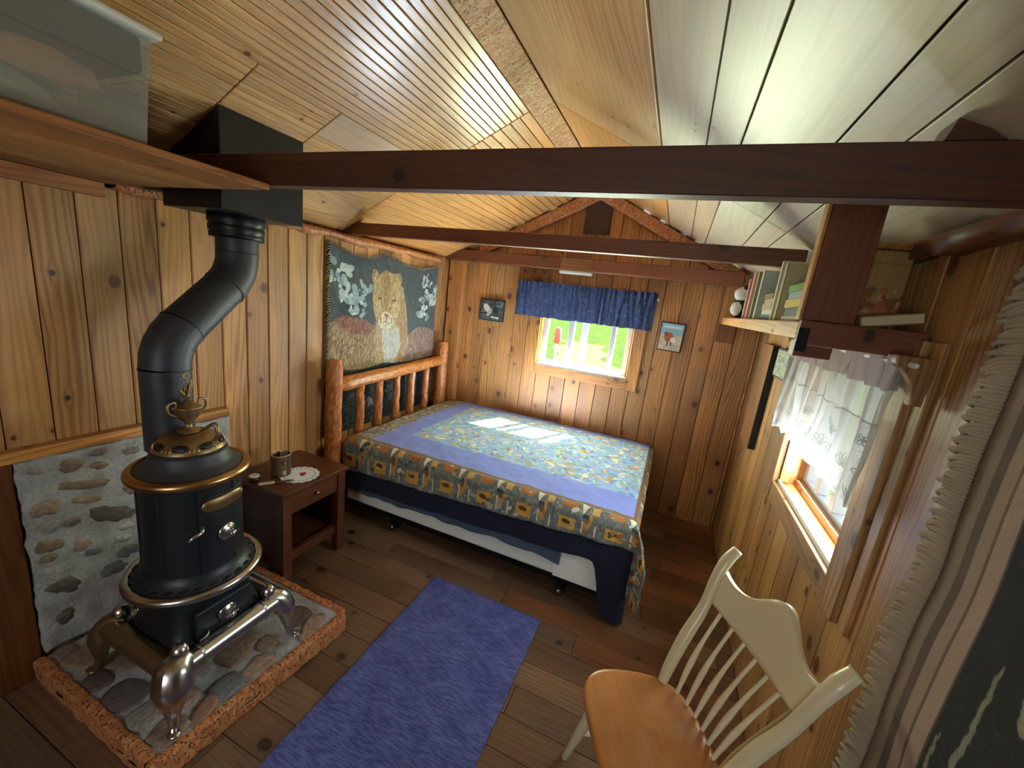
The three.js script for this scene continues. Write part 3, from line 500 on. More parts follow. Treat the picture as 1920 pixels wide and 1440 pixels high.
  const ash = obj('ash_door', bx(0.13, 0.158, 0.205, 0.315, -0.09, 0.1, 'y', 0.006), M.iron, s);
  knob(0.258, 0.158, 0, ash);
  obj('latch', sweep([V(0.16, 0.235, 0.065), V(0.176, 0.232, 0.075), V(0.176, 0.226, 0.1)], [0.004, 0.004, 0.003], 8, true, 3), M.nickel, ash);
  // top
  obj('top_fender', new THREE.TorusGeometry(0.1585, 0.0165, 16, 72).rotateX(Math.PI / 2).translate(0, 0.775, 0), M.brass, s);
  obj('dome', lathe([[0.15, 0.76], [0.162, 0.777], [0.15, 0.788], [0.13, 0.8], [0.115, 0.815], [0.108, 0.84], [0.1, 0.852], [0, 0.856]], 56), M.pipe, s);
  const crown = obj('crown_plate', lathe([[0.098, 0.848], [0.102, 0.852], [0.101, 0.86], [0.085, 0.885], [0.062, 0.9], [0.05, 0.903], [0, 0.905]], 56), M.brassOld, s);
  const hol = [], leaf = []; for (let i = 0; i < 8; i++) { const a = i / 8 * Math.PI * 2; hol.push(lump(0.004, 0.012, 0.022, 610, 0.25, 2).rotateZ(0.6).translate(0.091, 0.876, 0).rotateY(a)); for (const d of [-0.12, 0, 0.12]) leaf.push(lump(0.003, 0.011, 0.0035, 611, 0, 1).rotateZ(0.6).translate(0.094, 0.87, 0).rotateY(a + 0.39 + d)); }
  obj('cut_outs', hol, M.black, crown); obj('leaf_ornament', leaf, M.brass, crown);
  const cr = []; for (const a of [-0.9, 0.4, 1.7, 3.0, 4.3]) { const q = sweep([V(0.085, 0.88, 0), V(0.1, 0.91, 0.004), V(0.088, 0.94, 0), V(0.06, 0.925, 0), V(0.04, 0.91, 0)], [0.006, 0.006, 0.007, 0.005, 0.004], 8, true, 4).rotateY(a); cr.push(q); }
  obj('scroll_bracket', cr.slice(1, 2), M.brassOld, crown);
  const urn = obj('urn', lathe([[0, 0.903], [0.03, 0.905], [0.032, 0.91], [0.014, 0.918], [0.008, 0.93], [0.013, 0.94], [0.028, 0.955], [0.036, 0.972], [0.035, 0.984], [0.04, 0.99], [0.038, 0.994], [0.02, 1.004], [0.011, 1.01], [0, 1.012]], 28), M.brassOld, s);
  for (const sg of [-1, 1]) obj('urn_handle', sweep([V(0, 0.962, sg * 0.032), V(0, 0.982, sg * 0.056), V(0, 1.008, sg * 0.055), V(0, 1.012, sg * 0.038), V(0, 0.996, sg * 0.034), V(0, 0.992, sg * 0.045)], [0.0035, 0.0045, 0.0045, 0.004, 0.0035, 0.003], 8, true, 5), M.brassOld, urn);
  const fl = []; for (let i = 0; i < 6; i++) { const a = i / 6 * Math.PI * 2; fl.push(sweep([V(0, 1.008, 0), V(0.008 * Math.cos(a), 1.03 + 0.006 * i, 0.012 * Math.sin(a)), V(0.011 * Math.cos(a), 1.04 + 0.009 * i, 0.016 * Math.sin(a))], [0.004, 0.006, 0.001], 8, true, 3)); }
  fl.push(new THREE.TorusGeometry(0.008, 0.003, 8, 16).rotateY(Math.PI / 2).translate(0, 1.098, 0), sweep([V(0, 1.01, 0), V(0, 1.092, 0)], 0.003, 8));
  obj('finial', fl, M.brassOld, urn);
}
// stove pipe
{
  const p = thing('stove_pipe', 'matte black stove pipe bending from the stove up to the ceiling box', 'pipe', [0, 0, 0]);
  const R = 0.072, A = V(-1.585, 0.9, -0.815), B = V(-1.585, 1.27, -0.815), Cc = V(-1.65, 1.52, -1.118), D = V(-1.65, 1.7, -1.118);
  const d = Cc.clone().sub(B).normalize();
  const bend = (c, u, w, k) => { const out = []; for (let i = 0; i <= 4; i++) { const t = i / 4, a = c.clone().addScaledVector(u, -k * (1 - t)).multiplyScalar(1), q = c.clone().addScaledVector(u, -k), e = c.clone().addScaledVector(w, k); out.push(q.multiplyScalar((1 - t) * (1 - t)).addScaledVector(c, 2 * t * (1 - t)).addScaledVector(e, t * t)); } return out; };
  const up = V(0, 1, 0), b1 = bend(B, up, d, 0.085), b2 = bend(Cc, d, up, 0.085);
  obj('lower_pipe', sweep([A, b1[0]], R, 32, false), M.pipe, p);
  obj('lower_elbow', sweep(b1, R, 32, false), M.pipe, p);
  obj('slanted_pipe', sweep([b1[4], b2[0]], R - 0.001, 32, false), M.pipe, p);
  obj('upper_elbow', sweep(b2, R, 32, false), M.pipe, p);
  obj('upper_pipe', sweep([b2[4], D], R, 32, false), M.pipe, p);
  const seam = (c, dir) => { const g = new THREE.TorusGeometry(R, 0.0022, 8, 40); g.applyQuaternion(new THREE.Quaternion().setFromUnitVectors(V(0, 0, 1), dir)); return g.translate(c.x, c.y, c.z); };
  for (const [c, q] of [[b1[0], up], [b1[4], d], [b2[0], d], [b2[4], up]]) obj('crimped_seam', seam(c, q), M.pipe, p);
  obj('collar', [lathe([[R, 1.655], [0.092, 1.655], [0.092, 1.672], [0.088, 1.676], [0.094, 1.682], [0.094, 1.7], [0.088, 1.706], [0.096, 1.712], [0.096, 1.742], [R, 1.742]], 40).translate(-1.65, 0, -1.118)], M.black, p);
}
{
  const b = thing('flue_box', 'black square metal flue box passing through the sloping ceiling', 'flue box', [0, 0, 0]);
  const s = new THREE.Shape(); s.moveTo(-1.81, 1.742); s.lineTo(-1.49, 1.742); s.lineTo(-1.49, ceilY(-1.49) - 0.001); s.lineTo(-1.81, ceilY(-1.81) - 0.001); s.closePath();
  obj('casing', metreUV(new THREE.ExtrudeGeometry(s, { depth: 0.318, bevelEnabled: true, bevelSize: 0.002, bevelThickness: 0.002, bevelSegments: 1 }).translate(0, 0, -1.279)), M.black, b);
}
// ---------------------------------------------------------------- storage shelf over the stove, bin
{
  const s = thing('storage_shelf', 'deep pine storage shelf under the beam above the stove', 'shelf', [0, 1.782, 0]);
  for (const [a, b, m] of [[-1.345, -1.16, M.shelfPine], [-1.535, -1.348, M.wallL[3]], [-1.74, -1.538, M.wallL[1]], [-1.944, -1.743, M.wallL[3]]]) obj('board', bx(a, b, 0, 0.018, -0.885, 1.2, 'z', 0.003), m, s);
  obj('ledger', bx(-1.945, -1.91, -0.05, -0.001, -0.84, 1.2, 'z', 0.003), M.shelfPine, s);
}
{
  const yb = 1.801, x1 = -1.18, x0 = -1.47, z0 = -0.62, z1 = 0.0, H = 0.225;
  const b = thing('storage_bin', 'clear plastic storage bin on the shelf above the stove', 'bin', [0, yb, 0]);
  const plastic = phys({ color: 0xf6f8f4, roughness: 0.16, transmission: 0.88, thickness: 0, ior: 1.45 });
  const wall = (ax, az, bx_, bz, y0, y1, ins, out) => sheet((u, v) => { const o = ins + (out - ins) * v; const cx = (x0 + x1) / 2, cz = (z0 + z1) / 2; const px = ax + (bx_ - ax) * u, pz = az + (bz - az) * u; return [cx + (px - cx) * (1 + o), y0 + (y1 - y0) * v, cz + (pz - cz) * (1 + o)]; }, 8, 4, 0.002);
  const ring = (y0, y1, i, o) => [wall(x1, z0, x0, z0, y0, y1, i, o), wall(x0, z0, x0, z1, y0, y1, i, o), wall(x0, z1, x1, z1, y0, y1, i, o), wall(x1, z1, x1, z0, y0, y1, i, o)];
  obj('tub', [...ring(0.002, 0.14, -0.05, -0.02), ...ring(0.14, H, -0.005, 0.0), bx(x0 + 0.01, x1 - 0.01, 0, 0.003, z0 + 0.02, z1 - 0.02)], plastic, b);
  const r = new RoundedBoxGeometry(x1 - x0 + 0.035, 0.016, z1 - z0 + 0.035, 2, 0.007).translate((x0 + x1) / 2, H + 0.004, (z0 + z1) / 2);
  obj('lid', r, phys({ color: 0xeef0ea, roughness: 0.4, transmission: 0.15, thickness: 0 }), b);
  const cl = (n, g, m, l, c) => tag(obj(n, g, m), l, c);
  cl('folded_cloth', new RoundedBoxGeometry(0.276, 0.076, 0.6, 3, 0.012).translate(-1.325, yb + 0.182, -0.31), std({ color: 0x2b2d30, roughness: 0.95 }), 'dark grey folded cloth in the upper half of the plastic bin', 'cloth');
  cl('brown_pouch', lump(0.02, 0.03, 0.09, 701, 0.15, 3).translate(-1.216, yb + 0.1, -0.45), std({ color: 0xa87850, roughness: 0.8 }), 'tan leather pouch pressed against the side of the plastic bin', 'pouch');
  cl('linen_bundle', lump(0.1, 0.05, 0.2, 702, 0.2, 3).translate(-1.33, yb + 0.056, -0.3), std({ color: 0xb9ba9e, roughness: 0.95 }), 'pale linen bundle at the bottom of the plastic bin', 'cloth');
  const pts = []; for (let i = 0; i < 24; i++) { const a = i * 0.62; pts.push(V(-1.214 + 0.003 * Math.sin(i), yb + 0.06 + Math.sin(a) * (0.045 - i * 0.001), -0.3 + Math.cos(a) * (0.06 - i * 0.001))); }
  cl('cord', sweep(pts, 0.0025, 6, true, 3), std({ color: 0x5a5a48, roughness: 0.7 }), 'thin coiled cord inside the plastic bin', 'cord');
}
// ---------------------------------------------------------------- book shelf by the side window
{
  const s = thing('wall_shelf', 'pine book shelf hung in the corner above the curtained window', 'shelf', [0, 1.547, 0]);
  obj('board', bx(0.29, XR, 0, 0.046, -3.24, -1.255, 'z', 0.004), M.pineLight, s);
  obj('end_board', bx(0.29, 0.545, -0.012, 0.05, -1.253, -1.23, 'x', 0.003), M.beam2, s);
  obj('upright', bx(0.295, 0.405, 0.05, ceilY(0.4) - 1.547 + 0.02, -1.29, -1.252, 'y', 0.003), M.beam2, s);
  obj('upright_edge', bx(0.287, 0.2945, 0.05, ceilY(0.29) - 1.547 - 0.002, -1.29, -1.252, 'y', 0.002), M.pineLight, s);
  obj('corner_strap', bx(0.288, 0.312, -0.03, 0.03, -1.2295, -1.226, 'y', 0.001), M.metalDark, s);
  obj('lower_cleat', bx(0.3, 0.385, -0.045, -0.001, -1.33, -1.28, 'x', 0.003), M.beam2, s);
  obj('far_bracket', bx(0.275, 0.385, -0.125, -0.001, -3.245, -3.19, 'y', 0.004), M.cedar, s);
}
function book(w, h, t, col, pages = 0xd9d2bd) {      // spine toward -x, thickness along z, standing at y=0
  const g = new THREE.Group();
  obj('cover', [bx(0, w, 0, h, -t / 2, -t / 2 + 0.0025, 'y'), bx(0, w, 0, h, t / 2 - 0.0025, t / 2, 'y'), bx(-0.001, 0.002, 0, h, -t / 2, t / 2, 'y', 0.0005)], std({ color: col, roughness: 0.5 }), g);
  obj('pages', bx(0.002, w - 0.004, 0.003, h - 0.003, -t / 2 + 0.0025, t / 2 - 0.0025, 'y'), std({ color: pages, roughness: 0.9 }), g);
  return g;
}
function placeBook(o, label, pos, tilt = 0, lie = 0, turn = 0) { const p = new THREE.Group(); p.name = numbered('book'); p.position.set(...pos); for (const c of [...o.children]) p.add(c); p.rotation.set(tilt + (lie ? Math.PI / 2 : 0), turn, 0, 'YXZ'); scene.add(p); tag(p, label, 'book', 'books on the wall shelf'); return p; }
const SH = 1.5935;
placeBook(book(0.17, 0.225, 0.03, 0xc9b29a), 'beige upright book next to the white toy at the far end', [0.335, SH, -2.66]);
placeBook(book(0.17, 0.23, 0.034, 0x8f1d24), 'dark red upright book among pale books', [0.325, SH, -2.52]);
placeBook(book(0.17, 0.235, 0.04, 0xd8a6a0), 'pink upright book beside the dark red one', [0.32, SH, -2.42]);
placeBook(book(0.17, 0.225, 0.036, 0x7f8055), 'olive green upright book on the shelf', [0.32, SH, -2.29]);
placeBook(book(0.17, 0.22, 0.04, 0xb9bfb6), 'pale grey upright book before the gap', [0.32, SH, -2.17]);
placeBook(book(0.16, 0.23, 0.02, 0x14201f), 'tall black book standing behind the stacked books', [0.375, SH, -2.1]);
placeBook(book(0.17, 0.215, 0.028, 0xc9c4a4), 'cream upright book beside the stack', [0.318, SH, -1.79]);
placeBook(book(0.17, 0.2, 0.03, 0xb3a684), 'tan upright book next to the cream one', [0.318, SH, -1.715]);
[[0x3f5873, 0.022, 'blue book at the bottom of the far stack'], [0xd4d8d0, 0.02, 'white book second from the bottom of the far stack'], [0xb39a7c, 0.026, 'tan book in the middle of the far stack'], [0xc2ac8e, 0.018, 'beige book second from the top of the far stack'], [0x8a6a4c, 0.02, 'brown book on top of the far stack']].reduce((y, [c, t, l], i) => { placeBook(book(0.15, 0.2 - 0.008 * i, t, c), l, [0.325 + 0.004 * (i % 2), y + t / 2, -2.045 + 0.004 * i], 0, 1); return y + t; }, SH);
[[0xd8dcd4, 0.016, 'white book at the bottom of the near stack'], [0x3f3a33, 0.028, 'dark book low in the near stack'], [0xc9b23c, 0.026, 'yellow book in the near stack'], [0x9fb0b4, 0.024, 'pale blue book in the near stack'], [0x6f9a4a, 0.022, 'green book on top of the near stack']].reduce((y, [c, t, l], i) => { placeBook(book(0.15, 0.2, t, c), l, [0.325 + 0.005 * (i % 2), y + t / 2, -1.64 + 0.003 * i], 0, 1); return y + t; }, SH);
{
  const g = new THREE.Group(), cov = std({ color: 0x7a6040, roughness: 0.6 });
  obj('cover', [bx(0, 0.125, 0, 0.003, -0.034, 0.034), bx(0, 0.125, 0.024, 0.027, -0.034, 0.034), bx(-0.002, 0.002, 0, 0.027, -0.034, 0.034)], cov, g);
  obj('pages', bx(0.002, 0.121, 0.003, 0.024, -0.032, 0.032), std({ color: 0xc4b490, roughness: 0.9 }), g);
  placeBook(g, 'brown paperback lying tilted near the shelf end', [0.42, SH + 0.001, -1.292]).rotation.z = 0.2;
}
{
  const t = thing('toy_bear', 'small white toy bear with black ears at the far end of the shelf', 'toy', [0.345, SH, -2.86]);
  const w = std({ color: 0xdcdcd6, roughness: 0.9 }), k = std({ color: 0x1b1b1b, roughness: 0.9 });
  obj('body', lump(0.05, 0.062, 0.05, 711, 0.06, 3).translate(0, 0.062, 0), k, t); obj('belly', lump(0.04, 0.045, 0.045, 712, 0.04, 3).translate(-0.02, 0.06, 0.01), w, t);
  obj('head', lump(0.048, 0.044, 0.052, 713, 0.04, 3).translate(-0.005, 0.148, 0), w, t);
  for (const s of [-1, 1]) obj('ear', lump(0.014, 0.016, 0.015, 714, 0, 2).translate(0, 0.188, s * 0.036), k, t);
}
{
  const r = rng(720), tx = canvasTex(256, 384, (c, w, h) => {
    c.fillStyle = '#9a7c4c'; c.fillRect(0, 0, w, h); for (let i = 0; i < 90; i++) { c.fillStyle = `rgba(${90 + r() * 70},${70 + r() * 50},40,.25)`; c.fillRect(r() * w, 0, 1 + r() * 3, h); }
    c.fillStyle = '#6e5632'; c.fillRect(0, h * 0.16, w, 4);
    for (let i = 0; i < 46; i++) { const y = h * (0.5 + 0.5 * r()), x = r() * w; c.fillStyle = pick(['#8c4a32', '#a0603c', '#7a4a2a', '#b58a5a', '#6b5a30'], r); c.beginPath(); c.ellipse(x, y, 8 + r() * 22, 8 + r() * 18, r() * 3, 0, 7); c.fill(); }
  });
  const b = thing('painted_box', 'upright wooden box painted with reddish flowers on the wall shelf', 'box', [0.455, SH, -1.378], 0.1);
  const m = std({ map: tx, roughness: 0.7 });
  const g = new RoundedBoxGeometry(0.115, 0.2, 0.09, 2, 0.008); obj('body', g.translate(0, 0.1, 0), m, b);
  obj('lid', new RoundedBoxGeometry(0.12, 0.016, 0.105, 2, 0.005).translate(0, 0.2085, 0), tint(T.pine, [0.6, 0.5, 0.3], 0.6), b);
}
// ---------------------------------------------------------------- bed
const rebase = (g, x, y, z) => { g.position.set(x, y, z); for (const c of g.children) { c.position.x -= x; c.position.y -= y; c.position.z -= z; } };
{
  const b = thing('log_bed', 'bed with a peeled-log headboard against the stove wall', 'bed');
  const nz = createNoise3D(rng(801));
  const logG = (a, c, r0, r1, seed, seg = 14) => { const N = 16, pts = [], rr = [], n = createNoise2D(rng(seed)); for (let i = 0; i <= N; i++) { const t = i / N; pts.push(a.clone().lerp(c, t).add(V(0.004 * n(t * 4, 1), 0.004 * n(t * 4, 2), 0.004 * n(t * 4, 3)))); rr.push((r0 + (r1 - r0) * t) * (1 + 0.06 * n(t * 6, 5))); } rr[0] *= 0.86; rr[N] *= 0.86; return sweep(pts, rr, seg); };
  const hx = -1.855;
  obj('headboard_post', logG(V(hx, 0, -1.825), V(hx, 1.065, -1.825), 0.052, 0.048, 811), M.log, b);
  obj('headboard_post', logG(V(hx, 0, -3.05), V(hx, 1.1, -3.05), 0.056, 0.05, 812), M.log, b);
  obj('top_rail', logG(V(hx, 0.905, -1.85), V(hx, 0.94, -3.03), 0.047, 0.043, 813), M.log, b);
  obj('lower_rail', logG(V(hx, 0.5, -1.84), V(hx, 0.5, -3.03), 0.036, 0.034, 814), M.log, b);
  [-2.05, -2.234, -2.431, -2.612, -2.811].forEach((z, i) => obj('spindle', logG(V(hx, 0.5, z), V(hx, 0.92, z), 0.03 + 0.003 * (i % 2), 0.03 - 0.002 * (i % 3), 820 + i, 12), M.log, b));
  obj('box_spring', new RoundedBoxGeometry(1.72, 0.17, 1.3, 3, 0.02).translate(-0.93, 0.225, -2.535), M.boxSpring, b);
  obj('corner_guard', bx(-0.36, -0.068, 0.142, 0.255, -1.8845, -1.8815, 'x', 0.001), M.boxSpring, b);
  obj('mattress', new RoundedBoxGeometry(1.77, 0.245, 1.31, 4, 0.05).translate(-0.915, 0.435, -2.545), M.boxSpring, b);
  obj('side_frame', [bx(-1.78, -0.08, 0.112, 0.14, -1.905, -1.89, 'x'), bx(-1.78, -0.08, 0.112, 0.14, -3.18, -3.165, 'x'), bx(-0.1, -0.08, 0.112, 0.14, -3.165, -1.905, 'z'), bx(-1.0, -0.96, 0.1, 0.14, -3.165, -1.905, 'z')], M.metalDark, b);
  for (const x of [-1.44, -0.32]) for (const z of [-1.93, -3.1]) { const l = obj('caster_leg', bx(x - 0.014, x + 0.014, 0.055, 0.112, z - 0.014, z + 0.014, 'y', 0.002), M.metalDark, b); obj('caster_wheel', new THREE.CylinderGeometry(0.026, 0.026, 0.022, 18).rotateX(Math.PI / 2).translate(x, 0.0265, z), std({ color: 0x26211c, roughness: 0.4 }), l); obj('caster_cap', lump(0.013, 0.013, 0.007, 830, 0, 2).translate(x, 0.03, z + 0.013), M.nickel, l); }
  rebase(b, -0.93, 0, -2.5);
}
// quilt print
const quiltTex = canvasTex(1536, 1152, (c, w, h) => {
  const r = rng(840), LX = 2.19, LZ = 1.54, X = (m) => m / LX * w, Z = (m) => m / LZ * h;   // canvas top = far side
  c.fillStyle = '#7f90e0'; c.fillRect(0, 0, w, h);
  for (let i = 0; i < 2600; i++) { c.fillStyle = `rgba(${pick(['104,116,198', '146,158,228', '124,140,218'], r)},.35)`; c.fillRect(r() * w, r() * h, 6 + r() * 30, 1 + r() * 2); }
  const bits = (x0, x1, z0, z1, n, cols, s0, s1) => { for (let i = 0; i < n; i++) { const x = X(x0 + r() * (x1 - x0)), z = Z(z0 + r() * (z1 - z0)), s = s0 + r() * (s1 - s0); c.save(); c.translate(x, z); c.rotate(r() * 6.28); c.fillStyle = pick(cols, r); if (r() < 0.5) { c.beginPath(); c.ellipse(0, 0, s, s * (0.25 + 0.3 * r()), 0, 0, 7); c.fill(); } else c.fillRect(-s, -s * 0.2, 2 * s, s * 0.4); c.restore(); } };
  // busy middle field
  c.fillStyle = '#93b4e2'; c.fillRect(X(0.3), Z(0.12), X(1.5), Z(0.93));
  bits(0.31, 1.79, 0.13, 1.04, 1700, ['#7393d8', '#9acad8', '#d9c48a', '#e8e0b8', '#7eaeb4', '#9a9fe0', '#c09a68', '#6e8cbc', '#bcdce4', '#98aa8e'], 8, 24);
  // printed border strips
  const strip = (x0, z0, len, wid, along) => {          // along 'x' or 'z'
    c.save(); c.translate(X(x0), Z(z0)); if (along === 'z') { c.transform(0, Z(1) / X(1), X(1) / Z(1), 0, 0, 0); }
    const L = X(len), Wd = Z(wid); c.fillStyle = '#6d736b'; c.fillRect(0, 0, L, Wd);
    for (let i = 0; i < len * 900; i++) { c.fillStyle = pick(['#5d6860', '#7f8478', '#86806a', '#4e5a58', '#8e9890'], r); c.fillRect(r() * L, r() * Wd, 2 + r() * 7, 3 + r() * 16); }
    c.fillStyle = '#7a5a34'; c.fillRect(0, 0, L, Wd * 0.08);
    const blk = X(0.235);
    for (let k = 0; k * blk < L; k++) {
      const o = k * blk + blk * 0.08;
      c.fillStyle = '#c9993e'; c.fillRect(o, Wd * 0.56, blk * 0.36, Wd * 0.32); c.fillStyle = '#5a3a18'; c.beginPath(); c.ellipse(o + blk * 0.16, Wd * 0.68, blk * 0.1, Wd * 0.06, 0.2, 0, 7); c.fill();
      c.fillStyle = '#b98a4a'; c.beginPath(); c.ellipse(o + blk * 0.62, Wd * 0.58, blk * 0.08, Wd * 0.26, 0.15, 0, 7); c.fill(); c.fillStyle = '#7c5a2c'; c.beginPath(); c.ellipse(o + blk * 0.6, Wd * 0.5, blk * 0.05, Wd * 0.1, 0, 0, 7); c.fill();
      c.fillStyle = '#d8d4b8'; c.beginPath(); c.moveTo(o + blk * 0.44, Wd * 0.1); c.lineTo(o + blk * 0.6, Wd * 0.12); c.lineTo(o + blk * 0.5, Wd * 0.42); c.fill(); c.fillRect(o + blk * 0.5, Wd * 0.55, blk * 0.03, Wd * 0.36); c.fillRect(o + blk * 0.78, Wd * 0.6, blk * 0.03, Wd * 0.34);
      c.fillStyle = '#b0703a'; c.fillRect(o + blk * 0.02, Wd * 0.14, blk * 0.34, Wd * 0.16); c.fillStyle = '#c9a45a'; c.fillRect(o + blk * 0.68, Wd * 0.12, blk * 0.16, Wd * 0.2); c.fillStyle = '#2f4644'; c.fillRect(o + blk * 0.5, Wd * 0.36, blk * 0.14, Wd * 0.1);
    }
    for (let k = 0; k < len * 60; k++) { c.fillStyle = pick(['#b9924e', '#8a6030', '#d0c8a8', '#3f5a58', '#a89060', '#5c4a2c', '#9aa698'], r); const s = 5 + r() * 16; if (r() < 0.6) c.fillRect(r() * L, Wd * (0.1 + 0.85 * r()), s, s * (0.4 + r())); else { c.beginPath(); c.ellipse(r() * L, Wd * (0.1 + 0.85 * r()), s * 0.5, s * 0.9, r(), 0, 7); c.fill(); } }
    c.restore();
  };
  strip(0, 1.27, LX, 0.27, 'x'); strip(1.78, 0.0, LZ, 0.24, 'z'); strip(1.98, 0, LZ, 0.21, 'z');
  c.globalAlpha = 0.75; strip(0.0, 0.0, 1.27, 0.14, 'z'); c.globalAlpha = 1; c.fillStyle = '#aab2cc'; bits(0, 0.16, 0, 1.25, 500, ['#c9cad0', '#b8a684', '#8e98b8', '#d8d6cc'], 3, 9);
  strip(0, 1.27, LX, 0.27, 'x');
});
{
  const n = createNoise2D(rng(850)), Lx = 1.765, Lz = 1.3, DX = 0.42, r = 0.045;
  const over = (o) => { if (o <= 0) return [0, 0]; const q = r * Math.PI / 2; return o < q ? [r * Math.sin(o / r), r * (1 - Math.cos(o / r))] : [r, r + o - q]; };
  const g = sheet((u, v0) => {
    const v = 1 - v0, sx = u * (Lx + DX), dz = 0.236 - 0.071 * Math.min(1, sx / Lx), sz = v * (Lz + 0.24) , ez = Math.max(0, sz - Lz) * dz / 0.24;
    const [ax, dx] = over(sx - Lx), [az, dzr] = over(ez); const top = 0.585 + 0.004 * n(sx * 5, sz * 5) + 0.002 * n(sx * 14, sz * 14) - 0.012 * Math.exp(-sx * 18) - 0.02 * Math.exp(-sz * 12);
    const both = Math.min(dx, dzr), fl = both * 0.45 + 0.006 * Math.abs(n(sx * 9, sz * 9)) * (dx + dzr > 0.03 ? 1 : 0);
    return [-1.79 + Math.min(sx, Lx) + ax + fl * (dx > 0 ? 1 : 0), top - Math.hypot(dx, dzr), -3.19 + Math.min(sz, Lz) + az + fl * (dzr > 0 ? 1 : 0)];
  }, 150, 110, 0.006);
  tag(obj('quilt', g, std({ map: quiltTex, roughness: 0.85, side: THREE.DoubleSide })), 'blue quilt with a printed lodge border spread over the bed', 'quilt');
}
{
  const n = createNoise2D(rng(860));
  const blanket = (zp, hem, top, len, seed) => sheet((u, v) => { const p = u * len, c = 1.775, rr = 0.03; let x, z; if (p < c) { x = -1.79 + p; z = zp; } else { const a = Math.min(Math.PI / 2, (p - c) / rr), e = Math.max(0, p - c - rr * Math.PI / 2); x = -1.79 + c + rr * Math.sin(a); z = zp - rr * (1 - Math.cos(a)) - e; } const yb = hem(p), y = top + (yb - top) * v; const fl = seed ? 0 : Math.exp(-Math.pow((p - 1.79) / 0.07, 2)) * v * 0.012, wv = 0.005 * n(p * 7, v + seed) * v * v + fl; return [x + (p > c ? wv : fl * 0.6), y, z + (p < c ? wv : fl * 0.6)]; }, 140, 10, 0.003);
  const navyHem = (p) => p < 1.62 ? 0.25 + 0.065 * p / 1.62 + 0.006 * n(p * 3, 1) : p < 1.72 ? 0.315 - (0.5 - 0.5 * Math.cos((p - 1.62) / 0.1 * Math.PI)) * 0.293 : 0.022 + 0.01 * n(p * 6, 8);
  tag(obj('navy_blanket', blanket(-1.8585, navyHem, 0.52, 2.3, 0), M.navy), 'plain navy blanket hanging below the quilt down to the floor at the foot', 'blanket');
  const slHem = (p) => 0.222 + 0.03 * (p / 1.4) + 0.012 * n(p * 4.5, 3) + (p > 1.25 ? -0.03 * (p - 1.25) / 0.2 : 0);
  tag(obj('slate_blanket', blanket(-1.8685, slHem, 0.5, 1.46, 5), M.slate), 'grey-blue sheet showing as a strip under the navy blanket', 'sheet');
}
